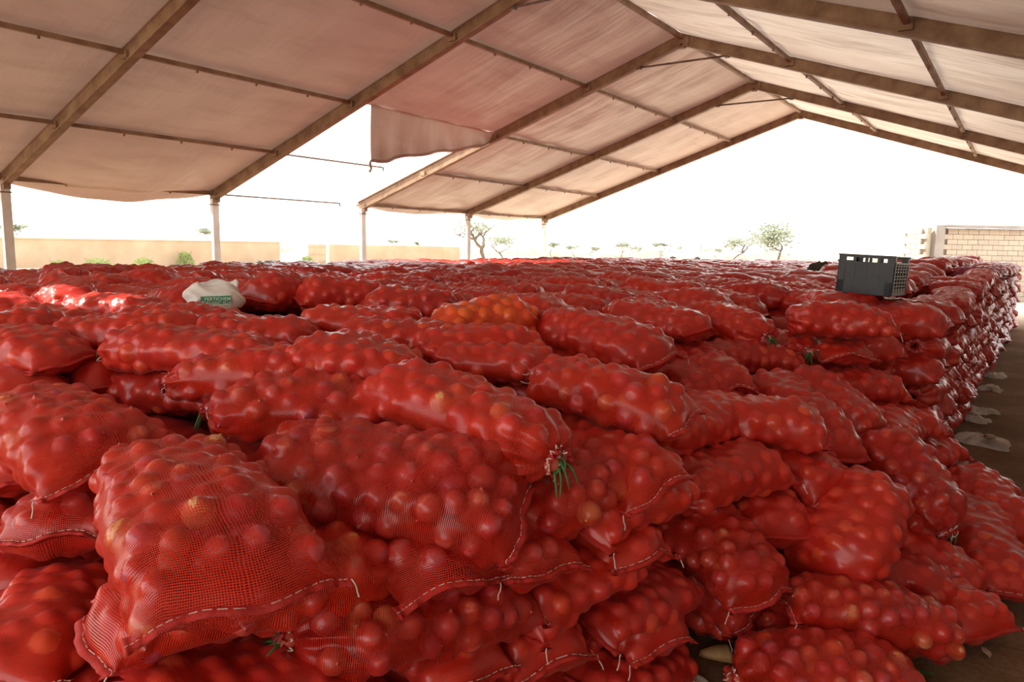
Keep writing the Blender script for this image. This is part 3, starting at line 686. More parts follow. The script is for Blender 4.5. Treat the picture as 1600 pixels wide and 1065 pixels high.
def clash(p, ax, L=.8, W=.4, dz=.16):
    for c, hx, hl, hw in HERO_C:
        if abs(c.z - p.z) > dz: continue
        d = p - c; d.z = 0
        if d.length > .9: continue
        u, v = abs(d.dot(hx)), abs(d.cross(hx).length); par = abs(hx.dot(ax))
        eu, ev = par * L / 2 + (1 - par) * W / 2, par * W / 2 + (1 - par) * L / 2
        if u < (hl / 2 + eu) * .78 and v < (hw / 2 + ev) * .78: return True
    return False
slots = []   # (center, yaw, tilt, roll, label, weight)
def pile_top(x, y):
    d = math.hypot(x, y)
    z = 1.36 + .07 * min(1, max(0, (4.5 - d) / 2)) * -1 + .05 * min(1, max(0, (d - 5) / 4))
    z += -.05 * max(0, min(1, (d - 9) / 3)) - .05 * max(0, min(1, (-x - 7) / 3))
    z += .26 * max(0, min(1, (y - 8) / 5)) * max(0, min(1, (x + 3.2) / 2))
    return z
ORD = 'first second third fourth fifth sixth seventh eighth ninth tenth eleventh twelfth thirteenth fourteenth fifteenth sixteenth seventeenth eighteenth nineteenth twentieth'.split()
def ordw(n):
    if n < 20: return ORD[n]
    t, o = divmod(n + 1, 10); return ('twenty', 'thirty', 'forty', 'fifty')[min(t, 5) - 2] + ('-' + ORD[o - 1] if o else 'th').replace('ythh', 'ieth')
rows = 0; y = 1.15
while y < 24.5:
    n = 0; xr = -.95 if y > 5.6 else (-1.25 if y < 3.0 else -1.75 + .30 * max(0, y - 3))
    if 5.2 < y < 5.9: xr = -1.3 + (y - 5.26)
    x = xr - .40
    xl = -11.4 - (.15 * (y - 4) if y > 4 else 0); xl = max(xl, -12.6)
    while x > xl:
        L = .82
        p = Vector((x + R_.uniform(-.04, .04), y + R_.uniform(-.05, .05), 0)); p.z = pile_top(p.x, p.y) + R_.uniform(-.035, .045)
        yw = R_.gauss(0, .20) + (math.pi if R_.random() < .5 else 0)
        if R_.random() < .10: yw += math.pi / 2 + .3
        ax = Vector((math.cos(yw), math.sin(yw), 0)); q = project(p)
        if q[2] > 3.3 and -150 < q[0] < 1800 and q[1] < 1200 and not clash(p, ax, dz=.5):
            slots.append((p, yw, R_.gauss(0, .05), R_.gauss(0, .08), 'red onion bag on the pile top, %s row back, %s from the aisle' % (ordw(rows), ordw(n)), .45 / q[2] ** 2 * (.25 + 2.2 / max(q[2], 1))))
        x -= .80 + R_.uniform(-.03, .03); n += 1
    y += .40; rows += 1
# second layer below the top: keeps the gaps between bags filled
under = []
y = 1.35
while y < 13:
    x = (-1.35 if y > 3.4 or y < 2.9 else -1.9) - .3
    if 3.0 < y < 5.6: x = -2.2
    while x > -11:
        p = Vector((x, y, pile_top(x, y) - .20)); q = project(p)
        if q[2] > .3 and -300 < q[0] < 1900 and not clash(p, Vector((1, 0, 0)), dz=.17): under.append((p, R_.uniform(-.2, .2)))
        x -= .78
    y += .42
y = 1.35
while y < 6:
    x = -1.75 if y < 3.2 else -2.3
    while x > -5:
        for zz in (.86, .62, .38, .16):
            p = Vector((x, y, zz))
            if not clash(p, Vector((1, 0, 0)), dz=.17): under.append((p, R_.uniform(-.2, .2)))
        x -= .8
    y += .42
# aisle wall: layers of bag ends and lengthwise bags
LAY = ['bottom', 'second', 'third', 'fourth', 'fifth', 'sixth', 'seventh', 'eighth']
for l in range(7):
    z = .14 + .195 * l; y = 6.25 + (.2 if l % 2 else 0); n = 0
    while y < 22:
        head = (l + n // 3) % 2 == 0; step = .40 if head else .82
        extra = .20 * max(0, min(1, (y - 8) / 5)) * l / 6
        yc = y + step / 2; wx = -.52 + .025 * (yc - 6) + R_.uniform(-.04, .04)
        if head: p = Vector((wx - .36, yc, z + extra)); yw = R_.gauss(0, .08) + (math.pi if R_.random() < .25 else 0)
        else: p = Vector((wx - .17, yc, z + extra)); yw = math.pi / 2 + R_.gauss(0, .08)
        q = project(p); ax = Vector((math.cos(yw), math.sin(yw), 0))
        if q[0] < 1700 and not clash(p, ax):
            slots.append((p, yw, R_.gauss(0, .04), R_.gauss(0, .1), 'red onion bag in the aisle wall, %s layer up, %s from its near corner' % (LAY[l], ordw(n)), .55 / q[2] ** 2 * (1.0)))
        y += step; n += 1
# near left face below the top layer
for l in range(4):
    z = .2 + .2 * l; x = -2.6; n = 0
    while x > -5.2:
        p = Vector((x, 1.05 + .12 * (l % 2) - .02 * (-2 - x), z)); yw = R_.uniform(-.3, .3) + (math.pi / 2 if (l + n) % 2 else 0); q = project(p)
        if q[2] > .4 and -400 < q[0] < 500 and not clash(p, Vector((math.cos(yw), math.sin(yw), 0))):
            under.append((p, yw))
        x -= .6; n += 1
slots.sort(key=lambda s: -s[5])
room = 300 - len(HEROES)
def slot_mtx(s): return Matrix.Translation(s[0]) @ Matrix.Rotation(s[1], 4, 'Z') @ Matrix.Rotation(s[2], 4, 'Y') @ Matrix.Rotation(s[3], 4, 'X') @ Matrix.Translation((0, 0, -.12))
for i, s in enumerate(slots[:room]):
    purple = s[0].y > 12.5 and s[0].x > -2.6 and s[0].z > 1.5
    me = MIDP[i % 2] if purple else (MID[R_.randrange(8)] if project(s[0])[2] < 11 else LOW[R_.randrange(6)])
    o = bpy.data.objects.new('onion_bag', me); o.matrix_world = slot_mtx(s); C.objects.link(o)
    tag(o, s[4].replace('red', 'purplish') if purple else s[4], 'bag', 'red mesh bags of onions')
def mass(name, items, label, variants_):
    Vs, Fs, Us, Cs, n = [], [], [], [], 0
    pre = [merged(v) for v in variants_]
    for k, mt in enumerate(items):
        V, F, uv, col = pre[k % len(pre)]; A = np.array(mt.to_3x3()); t = np.array(mt.translation)
        Vs.append(V @ A.T + t); Fs += (np.array(F) + n).tolist(); Us.append(uv); Cs.append(col); n += len(V)
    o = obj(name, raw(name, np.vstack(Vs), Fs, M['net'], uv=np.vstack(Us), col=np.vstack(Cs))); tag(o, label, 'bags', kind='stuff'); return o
print('slots', len(slots), 'under', len(under))
TINY = variants(5, 20, 18, 600)
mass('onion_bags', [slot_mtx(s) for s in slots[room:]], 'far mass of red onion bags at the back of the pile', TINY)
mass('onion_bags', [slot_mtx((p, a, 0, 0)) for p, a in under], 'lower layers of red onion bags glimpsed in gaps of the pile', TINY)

# ------------------------------------------------------------------ black crate
def crate(loc, yawd, tilt):
    root = empty('plastic_crate', mtx=Matrix.Translation(loc) @ Matrix.Rotation(math.radians(yawd), 4, 'Z') @ Matrix.Rotation(tilt[0], 4, 'X') @ Matrix.Rotation(tilt[1], 4, 'Y'))
    tag(root, 'black slatted plastic crate standing on the bags at the block edge', 'crate')
    w, d, h = .44, .56, .33; m = M['crate']; t = .012
    b = MB(); b.box((0, 0, .008), (w - .02, d - .02, .012))
    for i in range(7): b.box((-w / 2 + .05 + i * (w - .1) / 6, 0, .004), (.02, d - .03, .014))
    b.build('base', m, root)
    for sy in (-1, 1):     # end walls: solid lower half, slats and a hand slot above
        p = MB(); y = sy * (d / 2 - t / 2); p.box((0, y, .065), (w, t, .13))
        p.box((0, y, .19), (w - .06, t * .4, .13))
        for z in (.145, .175, .205, .235): p.box((0, y, z), (w, t, .012))
        for z, hh in ((.318, .024), (.262, .018)): p.box((0, y, z), (w, t * 1.6, hh))
        for x in (-.5, -.25, 0, .25, .5): p.box((x * (w - .06), y, .21), (.022 if abs(x) < .4 else .05, t * 1.2, .20))
        p.box((0, y + sy * .004, h - .004), (w + .012, t * 2.2, .012)); p.build('end_wall', m, root)
    for sx in (-1, 1):
        p = MB(); x = sx * (w / 2 - t / 2); p.box((x, 0, .03), (t, d, .06))
        for z in (.08, .11, .14, .165, .20, .225, .25): p.box((x, 0, z), (t, d, .010))
        for y in (-.45, -.27, -.09, .09, .27, .45): p.box((x + sx * .002, y * d, .15), (t * 1.2, .018, .24))
        p.box((x + sx * .004, 0, .272), (t * 2.0, d, .014)); p.build('side_wall', m, root)
    for sx in (-1, 1):
        for sy in (-1, 1):
            p = MB(); p.box((sx * (w / 2 - .008), sy * (d / 2 - .03), h / 2), (.016, .06, h)); p.box((sx * (w / 2 - .03), sy * (d / 2 - .008), h / 2), (.06, .016, h)); p.build('corner_post', m, root)
M['crate'] = simple('black_plastic', (.010, .011, .012), .42, (.022, .022, .022), 9)
crate((-1.08, 6.95, 1.53), -4, (-.02, .035))

# ------------------------------------------------------------------ white fertiliser sack
def text_mesh(body, size, m, parent, mtx, name='lettering', extrude=.0004, bold=.004):
    cu = bpy.data.curves.new(name, 'FONT'); cu.body = body; cu.size = size; cu.extrude = extrude; cu.offset = bold * size; cu.align_x = 'CENTER'; cu.align_y = 'CENTER'
    o = bpy.data.objects.new(name, cu); C.objects.link(o); dg = bpy.context.evaluated_depsgraph_get(); me = bpy.data.meshes.new_from_object(o.evaluated_get(dg))
    bpy.data.objects.remove(o); me.materials.clear(); me.materials.append(m); o = bpy.data.objects.new(name, me); C.objects.link(o); o.parent = parent; o.matrix_local = mtx; return o
M['woven'] = simple('white_woven', (.86, .84, .79), .6, (.74, .70, .62), 7, .4, 300)
M['label_green'] = simple('label_green', (.03, .20, .10), .5, (.05, .28, .15), 12)
M['label_pale'] = simple('label_pale', (.72, .78, .66), .5)
M['onion_print'] = simple('print_red', (.32, .05, .06), .5, (.6, .3, .25), 40)
def white_sack(loc, facing):
    root = empty('fertiliser_sack', mtx=Matrix.Translation(loc) @ Matrix.Rotation(facing, 4, 'Z') @ Matrix.Scale(.84, 4))
    tag(root, 'crumpled white woven sack with a green printed label on the bags', 'sack')
    # local: X right, -Y towards the viewer, Z up; an open limp sack slumped over
    nu, nv = 64, 26; V = []; F = []
    for j in range(nv + 1):
        v = j / nv
        for i in range(nu):
            a = 2 * math.pi * i / nu; ca, sa = math.cos(a), math.sin(a)
            w = .215 * (1 - .10 * (v - .35) ** 2 * 4 + .03 * math.sin(3 * a + 5 * v)); d = .115 * (1.1 - .35 * v)
            x = w * math.copysign(abs(ca) ** .75, ca); y = d * math.copysign(abs(sa) ** .8, sa)
            top = .19 + .012 * math.sin(a * 2 + 1) + .008 * math.sin(5 * a) + (.0 if sa < 0 else .02) - .03 * max(0, -ca) ** 3 - .03 * abs(ca) ** 6
            z = v * top + .004 * math.sin(9 * a + 8 * v)
            y += .035 * math.sin(v * 2.4) * (-.4 if sa < 0 else .5) + .008 * math.sin(6 * a + 11 * v); x += .018 * math.sin(v * 7 + 2 * sa)
            V.append((x, y + .03 * v, z))
    for j in range(nv):
        for i in range(nu): a = j * nu + i; b = j * nu + (i + 1) % nu; F.append([a, b, b + nu, a + nu])
    # rolled rim folding inwards and a crumpled sheet sunk in the mouth
    n = len(V)
    for r, (k, dz) in enumerate(((.90, -.005), (.80, -.04), (.55, -.075), (.25, -.06))):
        for i in range(nu):
            x, y, z = V[nv * nu + i]; V.append((x * k, (y - .03) * k + .03, z + dz + .016 * math.sin(5 * i / nu * 6.28 + r)))
    for r in range(4):
        for i in range(nu):
            a = (nv * nu if r == 0 else n + (r - 1) * nu); b = n + r * nu; F.append([a + i, a + (i + 1) % nu, b + (i + 1) % nu, b + i])
    F.append([n + 3 * nu + i for i in range(nu)]); F.append(list(range(nu))[::-1])
    obj('sack_body', raw('sack_body', V, F, M['woven']), root)
    # printed label following the front of the cloth
    def front(x, z):
        best = min(V[:(nv + 1) * nu], key=lambda p: (p[0] - x) ** 2 + (p[2] - z) ** 2 + (100 if p[1] > .0 else 0)); return best[1]
    LV = []; LF = []; na, nb = 14, 8; x0, x1, z0, z1 = -.095, .125, .020, .104
    for j in range(nb + 1):
        for i in range(na + 1):
            x = x0 + (x1 - x0) * i / na; z = z0 + (z1 - z0) * j / nb + .008 * i / na; LV.append((x, front(x, z) - .008, z))
    for j in range(nb):
        for i in range(na): a = j * (na + 1) + i; LF.append([a, a + 1, a + na + 2, a + na + 1])
    me = raw('printed_label', LV, LF, None, mats=[M['label_green'], M['label_pale']], midx=[1 if (k // na) in (0, 7) else 0 for k in range(na * nb)])
    obj('printed_label', me, root)['label'] = 'green and cream printed label'
    V2 = [Vector(v) for v in LV]; yy = min(v.y for v in V2) - .003
    rx = Matrix.Rotation(math.pi / 2, 4, 'X') ; tz = Matrix.Rotation(.0, 4, 'Z')
    text_mesh('FERTICHEM', .037, M['label_pale'], root, Matrix.Translation((.028, yy, .076)) @ rx)
    text_mesh('ORGANIC PLUS', .029, M['label_pale'], root, Matrix.Translation((.024, yy, .045)) @ rx)
    pm = MB(); 
    for q in range(3): pm.tube([(-.125 + .02 * q, front(-.12 + .02 * q, .05) - .012, .045 + .012 * (q % 2)), (-.122 + .02 * q, front(-.12 + .02 * q, .05) - .006, .046 + .012 * (q % 2))], [.014, .016], 10)
    pm.build('printed_onion', M['onion_print'], root, True)
white_sack((-4.36, 2.72, 1.45), math.radians(58))

# ------------------------------------------------------------------ litter on the ground
M['sandal'] = simple('tan_leather', (.66, .42, .17), .6, (.52, .30, .11), 14)
M['sandal_in'] = simple('worn_insole', (.12, .06, .03), .7)
def sandal(loc, yaw_):
    root = empty('slipper', mtx=Matrix.Translation(loc) @ Matrix.Rotation(yaw_, 4, 'Z')); tag(root, 'tan leather slipper lying on the sand beside the frontmost heap bag', 'shoe')
    def outline(t, g=1.0):
        w = .042 * (1 + .22 * math.sin(t * 5.2 - .8)) * math.sin(math.pi * min(max(t, .0), 1)) ** .42; return w * g
    V = []; F = []; n = 22
    for lv, (z, g) in enumerate(((0, .92), (.010, 1.0), (.018, 1.0), (.020, .86))):
        for i in range(n + 1):
            t = i / n; V.append((-.13 + .26 * t, outline(t, g), z + .006 * t * t))
        for i in range(n, -1, -1):
            t = i / n; V.append((-.13 + .26 * t, -outline(t, g), z + .006 * t * t))
    k = 2 * (n + 1)
    for lv in range(3):
        for i in range(k): F.append([lv * k + i, lv * k + (i + 1) % k, (lv + 1) * k + (i + 1) % k, (lv + 1) * k + i])
    F.append(list(range(3 * k, 4 * k))); F.append(list(range(k))[::-1])
    obj('sole', raw('sole', V, F, M['sandal']), root)
    V = []; F = []; m_ = 12
    for i in range(13):
        t = .46 + .52 * i / 12
        for j in range(m_ + 1):
            a = math.pi * j / m_; w = outline(t, 1.04) + .001; V.append((-.13 + .26 * t, w * math.cos(a), .016 + .040 * math.sin(a) ** .8 * (1 - .55 * (i / 12) ** 2) * (1 if i else .96)))
    for i in range(12):
        for j in range(m_): a = i * (m_ + 1) + j; F.append([a, a + 1, a + m_ + 2, a + m_ + 1])
    o = obj('upper', raw('upper', V, F, M['sandal']), root); md = o.modifiers.new('thick', 'SOLIDIFY'); md.thickness = .003
    mb = MB(); mb.box((-.06, 0, .021), (.09, .05, .002)); mb.build('insole', M['sandal_in'], root)
sandal((-.965, 3.14, .006), .62 + math.pi)
M['straw'] = simple('dry_straw', (.62, .52, .38), .7, (.45, .36, .24), 30)
def litter(name, label, cat, me_builder): o = me_builder(); tag(o, label, cat); return o
mb = MB(); mb.tube([(-1.02, 3.06, .012), (-.95, 2.98, .008), (-.90, 2.90, .006)], .0035, 5); tag(mb.build('straw', M['straw'], None, True), 'thin pale straw on the sand below the slipper', 'straw')
mb = MB(); mb.tube(catmull([(-.26, 3.78, .008), (-.16, 3.90, .014), (-.06, 4.00, .010), (.03, 4.12, .02)], 4), .006, 5); mb.tube([(-.10, 3.96, .012), (-.12, 4.08, .01)], .004, 5); tag(mb.build('twig', M['bark'] if 'bark' in M else M['straw'], None, True), 'dry forked twig on the sand beside the right heap bags', 'twig')
for (x, y, a, lab) in ((-.20, 3.55, .4, 'small grey-green leaf by the lower tip of the large heap bag'), (.02, 3.93, 1.9, 'pale curled husk lying at the end of the dry twig'), (-.30, 3.72, 2.6, 'pale bulb scrap at the left end of the dry twig')):
    V = []; F = []
    for i in range(9):
        t = i / 8; w = .018 * math.sin(math.pi * (.08 + .84 * t)); c = Vector((math.cos(a), math.sin(a), 0)) * (t - .5) * .09; s_ = Vector((-math.sin(a), math.cos(a), 0))
        V += [c - s_ * w + Vector((0, 0, .014)), c + Vector((0, 0, .005 + .01 * math.sin(t * 3))), c + s_ * w + Vector((0, 0, .016))]
    for i in range(8): F += [[3 * i, 3 * i + 1, 3 * i + 4, 3 * i + 3], [3 * i + 1, 3 * i + 2, 3 * i + 5, 3 * i + 4]]
    tag(obj('fallen_leaf', raw('fallen_leaf', V, F, M['leaf'] if 'leaf' in lab else M['straw']), None, (x, y, .002)), lab, 'leaf', 'scraps on the sand')
def rag(name, x, y, w, d, h, seed, label, m, group=None, prints=False):
    rs = np.random.RandomState(seed); nu, nv = 60, 10; V = []; F = []; ph = rs.rand(6) * 6; sp = rs.rand(nu) * .45
    root = empty(name, (x, y, 0)); root.rotation_euler.z = rs.uniform(-.4, .4); tag(root, label, 'sack', group)
    for j in range(nv + 1):
        v = j / nv
        for i in range(nu):
            a = 2 * math.pi * i / nu; edge = (1 - v); k = edge * (1 + .16 * math.sin(3 * a + ph[0]) + .10 * math.sin(5 * a + ph[1]) - sp[i] * (.6 if not prints else .12) * edge)
            z = h * (.35 + .65 * math.sin(math.pi * min(1, v + .1) * .55)) * (.6 + .25 * math.sin(2 * a + ph[2]) * edge + .22 * math.sin(5 * a + 6 * v + ph[3]) * edge + .3 * sp[i])
            if j == 0: z *= .15
            V.append((w / 2 * math.copysign(abs(math.cos(a)) ** .7, math.cos(a)) * k, d / 2 * math.copysign(abs(math.sin(a)) ** .7, math.sin(a)) * k, max(z, .002)))
    for j in range(nv):
        for i in range(nu): a = j * nu + i; b = j * nu + (i + 1) % nu; F.append([a, b, b + nu, a + nu])
    obj('sack_cloth', raw('sack_cloth', V, F, m), root)
    if prints:
        p = MB(); p.tube([(w * .12, -d * .18, h * .78), (w * .12, -d * .18, h * .99)], [.05, .045], 12); p.build('faded_print', M['faded'], root, True)
M['faded'] = simple('faded_print', (.42, .28, .12), .7, (.2, .12, .16), 30)
M['rag'] = simple('dirty_white_cloth', (.62, .58, .52), .8, (.40, .35, .28), 6, .5, 60)
rag('empty_sack', -.16, 8.45, .46, .36, .12, 3, 'dirty white sack lying flat on the aisle floor', M['rag'], prints=True)
sk = 'pale sack corner sticking out under the aisle wall, %s from the near end'
for k, (y, w, h) in enumerate(((7.25, .24, .22), (9.6, .30, .07), (10.15, .38, .08), (11.9, .34, .10), (13.2, .3, .10))):
    rag('ground_sack', -.40 + .022 * (y - 6) + .03, y, w, .34, h, 20 + k, sk % ordw(k), M['rag'], 'sacks laid under the aisle wall')
M['olive'] = simple('olive_cloth', (.05, .05, .035), .9)
rag('cloth_bundle', -2.78, 12.82, .42, .30, .20, 14, 'dark olive cloth bundle on the far pile top left of the crate', M['olive'])
bpy.data.objects['cloth_bundle'].location.z = 1.55
rag('plastic_sheet', -1.06, 2.80, .34, .22, .10, 9, 'crumpled pale plastic at the foot of the near stack', M['rag'])

# ------------------------------------------------------------------ far field: walls, trees, cart
M['mud'] = simple('mud_render', (.50, .37, .26), .9, (.42, .30, .20), .6, .3, 4)
M['block'] = simple('pale_block', (.48, .41, .34), .9, (.42, .35, .28), 1.2, .5, 20)
M['block2'] = simple('pale_block_grey', (.44, .38, .32), .9, (.38, .32, .26), 1.6, .5, 20)
M['mortar'] = simple('mortar', (.38, .33, .27), .95)
M['cement'] = simple('grey_cement', (.34, .31, .29), .9, (.28, .25, .23), 2)
M['white'] = simple('whitewash', (.8, .77, .7), .8)
M['bark'] = simple('bark', (.16, .12, .09), .9, (.10, .07, .05), 3)
def leafmat(name, a, b):
    m, nt, out = mat(name); oi = nt.nodes.new('ShaderNodeTexCoord').outputs['Object']
    c = mixc(nt, noise(nt, 1.3, 2, oi), (*a, 1), (*b, 1)); d = nt.nodes.new('ShaderNodeBsdfDiffuse'); t = nt.nodes.new('ShaderNodeBsdfTranslucent')
    nt.links.new(c, d.inputs[0]); nt.links.new(c, t.inputs[0]); mx = nt.nodes.new('ShaderNodeMixShader'); mx.inputs[0].default_value = .35
    nt.links.new(d.outputs[0], mx.inputs[1]); nt.links.new(t.outputs[0], mx.inputs[2]); nt.links.new(mx.outputs[0], out.inputs[0]); return m
M['acacia'] = leafmat('acacia_leaf', (.34, .37, .29), (.24, .27, .21))  # paled and greyed: distance haze put into the leaf colour
M['scrubleaf'] = leafmat('dry_scrub', (.50, .50, .42), (.40, .41, .34))
M['bushleaf'] = leafmat('bush_leaf', (.30, .38, .14), (.20, .28, .10))
def tree(x, y, h, w, seed, label, group, dens=1.0, name='acacia_tree', flat=.32, leaf='acacia', trunk=.42, lsize=.16):
    rs = random.Random(seed); root = empty(name, (x, y, 0)); tag(root, label, 'tree', group)
    tb_ = MB(); tips = []
    def br(p, d, L, r, dep):
        P = [p]; q = p
        for k in range(4):
            d = (d + Vector((rs.uniform(-.25, .25), rs.uniform(-.25, .25), rs.uniform(-.05, .12)))).normalized(); q = q + d * L / 4; P.append(q)
        tb_.tube(P, [r * (1 - .12 * k) for k in range(5)], 5)
        if dep == 0: tips.append(q); return
        for k in range(3 if dep > 1 else 4):
            a = rs.uniform(0, 6.28); sp = rs.uniform(.5, 1.1); br(q, Vector((math.cos(a) * sp, math.sin(a) * sp, .75)).normalized(), L * rs.uniform(.55, .8), r * .58, dep - 1)
    br(Vector((0, 0, 0)), Vector((rs.uniform(-.15, .15), 0, 1)), h * trunk, h * .030, 3)
    # fit the crown to the tree's width and height
    mx = max(abs(t.x) for t in tips); mz = max(t.z for t in tips); sx = w / 2 / mx * .9; sz = h * .92 / mz
    for v in tb_.V:
        f = min(1, v.z / (h * trunk)); v.x *= 1 + (sx - 1) * f; v.y *= 1 + (sx - 1) * f; v.z *= sz
    tips = [Vector((t.x * sx, t.y * sx, t.z * sz)) for t in tips]
    tb_.build('trunk', M['bark'], root, True)
    V = []; F = []
    for t in tips:
        cl = w * .085
        for k in range(int(16 * dens)):
            c = t + Vector((rs.gauss(0, cl), rs.gauss(0, cl), rs.gauss(0, cl * flat * 1.4))); n = len(V); s_ = lsize * rs.uniform(.6, 1.4) * h / 3.2
            a = Vector((rs.gauss(0, 1), rs.gauss(0, 1), rs.gauss(0, .5))).normalized(); b = a.cross(Vector((rs.gauss(0, 1), rs.gauss(0, 1), rs.gauss(0, 1)))).normalized()
            V += [c - a * s_, c + b * s_ * .45, c + a * s_, c - b * s_ * .45]; F.append([n, n + 1, n + 2, n + 3])
    o = obj('foliage', raw('foliage', V, F, M[leaf]), root); o['kind'] = 'stuff'
def bush(x, y, h, w, seed, label, leaf='bushleaf', n=900):
    rs = random.Random(seed); root = empty('bush', (x, y, 0)); tag(root, label, 'bush', 'bushes by the mud wall'); st = MB()
    for k in range(9):
        a = rs.uniform(0, 6.28); e = Vector((math.cos(a) * w * .35, math.sin(a) * w * .35, h * rs.uniform(.6, .95))); st.tube([(0, 0, 0), e * .5 + Vector((0, 0, h * .1)), e], [.02, .014, .006], 5)
    st.build('stem', M['bark'], root)
    V = []; F = []
    for k in range(n):
        r = rs.random() ** .5; a = rs.uniform(0, 6.28); z = rs.random(); c = Vector((math.cos(a) * r * w / 2 * (1 - .5 * z), math.sin(a) * r * w / 2 * (1 - .5 * z), h * (.08 + .92 * z) * (1 - .25 * r)))
        s_ = .05 * rs.uniform(.6, 1.5) * (h / 1.2) ** .5; a_ = Vector((rs.gauss(0, 1), rs.gauss(0, 1), rs.gauss(0, 1))).normalized(); b_ = a_.orthogonal().normalized(); i = len(V)
        V += [c - a_ * s_, c + b_ * s_ * .5, c + a_ * s_, c - b_ * s_ * .5]; F.append([i, i + 1, i + 2, i + 3])
    obj('foliage', raw('foliage', V, F, M[leaf]), root)['kind'] = 'stuff'
tree(-86.4, 31.4, 3.2, 2.6, 1, 'small flat-topped tree beyond the mud wall, leftmost', 'distant trees', dens=1.2)
tree(-89, 54.3, 3.4, 2.6, 2, 'small thin tree just left of the second tent post', 'distant trees')
tree(-38.2, 49.6, 4.1, 6.4, 3, 'sparse acacia with bare forked branches behind the end of the mud wall', 'distant trees', dens=.9, lsize=.11)
tree(-44.5, 61.2, 2.8, 4.2, 4, 'low leafy tree right behind the sparse acacia', 'distant trees')
tree(-31.8, 95.1, 3.5, 6.4, 5, 'pale spreading tree behind the white cart', 'distant trees', dens=1.3)
tree(-22.7, 83, 4.1, 7.0, 6, 'large dense round tree right of the white cart', 'distant trees', dens=2.6, flat=.8)
for k, (x, y, h, w) in enumerate(((-59.5, 93.9, 2.4, 2.2), (-57.7, 98, 2.1, 3.2), (-59.4, 106.4, 1.9, 2.8), (-50.8, 100.1, 2.6, 2.8), (-43.8, 98.9, 2.6, 2.1), (-46, 109.7, 2.2, 3.4), (-94, 94.1, 2.4, 2.1), (-89.9, 97, 2.1, 1.6), (-54.5, 112, 2.0, 4), (-40, 112, 2.0, 4))):
    tree(x, y, h, w, 30 + k, 'tiny hazy tree on the horizon, %s of the far row' % ordw(k), 'horizon trees', dens=.8, lsize=.2)
# low scrub line on the horizon
rs = random.Random(5); V = []; F = []
for k in range(5200):
    a = rs.uniform(-.75, .25); d = rs.uniform(115, 135); c = Vector((math.sin(a - .32) * d, math.cos(a - .32) * d, abs(rs.gauss(0, .5)) * (.6 + .4 * math.sin(a * 40)))); s_ = rs.uniform(.2, .6); n = len(V)
    b = Vector((rs.gauss(0, 1), rs.gauss(0, 1), .3)).normalized(); V += [c - b * s_, c + Vector((0, 0, s_ * .6)), c + b * s_, c - Vector((0, 0, s_ * .5))]; F.append([n, n + 1, n + 2, n + 3])
tag(obj('scrub', raw('scrub', V, F, M['scrubleaf'])), 'low hazy scrub along the horizon', 'scrub', kind='stuff')
bush(-48.6 + 1.2, 27.5, 1.15, 1.4, 1, 'light green bush sprouting before the mud wall near the second post')
bush(-46.5, 19.2, .55, 1.6, 2, 'low dark green bush at the left end of the mud wall')
bush(-46.3, 21.2, .7, 2.2, 3, 'wide pale bush second from the left along the mud wall')
bush(-46.2, 24.0, .7, 1.8, 4, 'thin pale bush between the wide pale bush and the light green one')
bush(-46.0, 36.8, .8, 1.3, 5, 'grey-green bush before the white gate pillar')
# mud wall, gate pillar and doors
root = empty('mud_wall', (-48.5, 34, 0)); root['kind'] = 'structure'
mb = MB(); mb.box((0, -13.5 + 2, .85), (.4, 27, 1.72)); mb.box((0, -13.5 + 2, 1.74), (.5, 27, .08)); mb.build('wall_run', M['mud'], root)
mb = MB(); mb.box((0, 4.0, .9), (.5, 1.5, 1.86)); mb.box((0, 4.0, 1.88), (.6, 1.7, .08)); mb.build('gate_pillar', M['white'], root)
for k in range(2):
    mb = MB(); mb.box((.1, 5.3 + .95 * k, .82), (.06, .9, 1.6)); [mb.box((.15, 5.3 + .95 * k, z), (.04, .86, .06)) for z in (.2, .8, 1.4)]; mb.build('gate_leaf', M['mud'], root)
mb = MB(); mb.beam((0, 7.0, .82), (3.0, 20.8, .76), .4, 1.62); mb.build('wall_run', M['mud'], root)
# dark rubbish heap by the wall
rs = random.Random(8); root = empty('scrap_heap', (-45.5, 33.2, 0)); tag(root, 'dark heap of scrap lying before the mud wall', 'heap')
for k in range(9):
    mb = MB(); c = Vector((rs.uniform(-.4, .4), rs.uniform(-1.3, 1.3), .12 + .16 * (k % 2))); n = 12
    mb.tube([c + Vector((.3 * math.cos(6.283 * i / n), .3 * math.sin(6.283 * i / n), .05 * math.sin(i + k))) for i in range(n + 1)], .09, 7); mb.build('tyre', M['crate'], root, True)
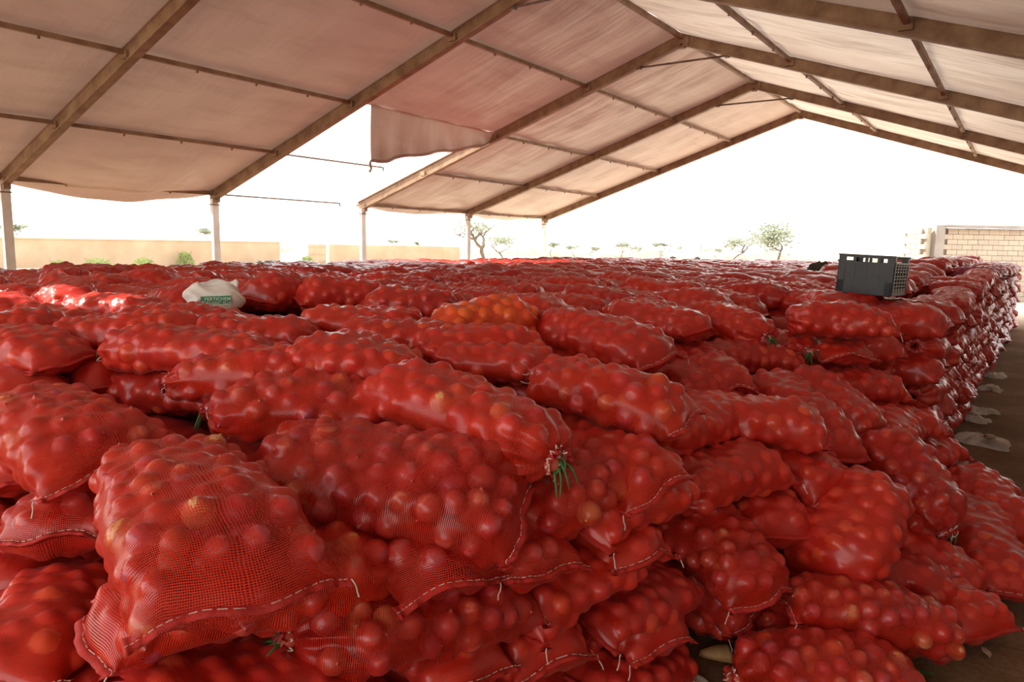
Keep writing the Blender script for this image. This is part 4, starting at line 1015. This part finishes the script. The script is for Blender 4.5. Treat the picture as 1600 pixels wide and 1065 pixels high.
# white cart on the field
root = empty('flatbed_cart', (-35.5, 88, 0)); root.rotation_euler.z = .35; tag(root, 'pale roofed cart standing on the bright field', 'cart')
for nm, bx in (('deck', [((0, 0, .75), (5.2, 1.9, .12))]), ('side_board', [((0, -.92, 1.0), (5.2, .05, .4)), ((0, .92, 1.0), (5.2, .05, .4))]), ('roof', [((0, 0, 2.3), (4.2, 2.0, .1))]), ('cab', [((-1.6, 0, 1.4), (1.2, 1.7, 1.2))])):
    mb = MB(); [mb.box(*b) for b in bx]; mb.build(nm, M['white'], root)
for x in (-1.9, 1.9):
    for y in (-.85, .85): mb = MB(); mb.box((x, y, 1.55), (.08, .08, 1.5)); mb.build('roof_post', M['steel'], root); mb = MB(); mb.tube([(x * .8, y * 1.1, .38), (x * .8, y * 1.3, .38)], .38, 16); mb.build('wheel', M['crate'], root)
mb = MB(); mb.tube([(-2.6, 0, .7), (-4.0, 0, 1.5)], .05, 6); mb.build('shaft', M['steel'], root)
# block wall behind the aisle: pillar, coping and courses laid block by block
root = empty('block_wall', (-3.0, 32.7, 0)); root.rotation_euler.z = math.atan2(1.9, 2.71); tag(root, None, None, kind='structure')
for nm, c, d, m in (('wall_core', (3.9, .16, 1.42), (7.0, .22, 2.84), 'mortar'), ('pillar', (.12, 0, 1.47), (.34, .42, 2.94), 'cement'), ('coping', (2.1, 0, 2.91), (3.6, .46, .10), 'cement'), ('coping_edge', (4.0, -.02, 2.80), (7.3, .42, .05), 'steel')):
    mb = MB(); mb.box(c, d); mb.build(nm, M[m], root)
BME = []
rs = random.Random(3)
for m in ('block', 'block2'):
    mb = MB(); mb.box((0, 0, 0), (.385, .20, .185)); BME.append(raw('block', mb.V, mb.F, M[m], smooth=False))
for r in range(14):
    for k in range(17):
        x = .50 + k * .40 + (.2 if r % 2 else 0)
        if x > 7.2: continue
        o = obj('block', BME[rs.random() < .4], root, (x, .045 + rs.uniform(-.008, .008), .10 + r * .20)); o.rotation_euler.z = rs.uniform(-.01, .01)
root2 = empty('block_wall_wing', (-3.05, 32.6, 0)); root2['kind'] = 'structure'; root2.rotation_euler.z = math.radians(150)
mb = MB(); mb.box((.52, .16, 1.42), (1.0, .22, 2.84)); mb.build('wall_core', M['mortar'], root2)
for r in range(14):
    for k in range(2):
        x = .2 + k * .40 + (.2 if r % 2 else 0); o = obj('block', BME[rs.random() < .4], root2, (x, .285, .10 + r * .20)); o.rotation_euler.z = rs.uniform(-.01, .01)
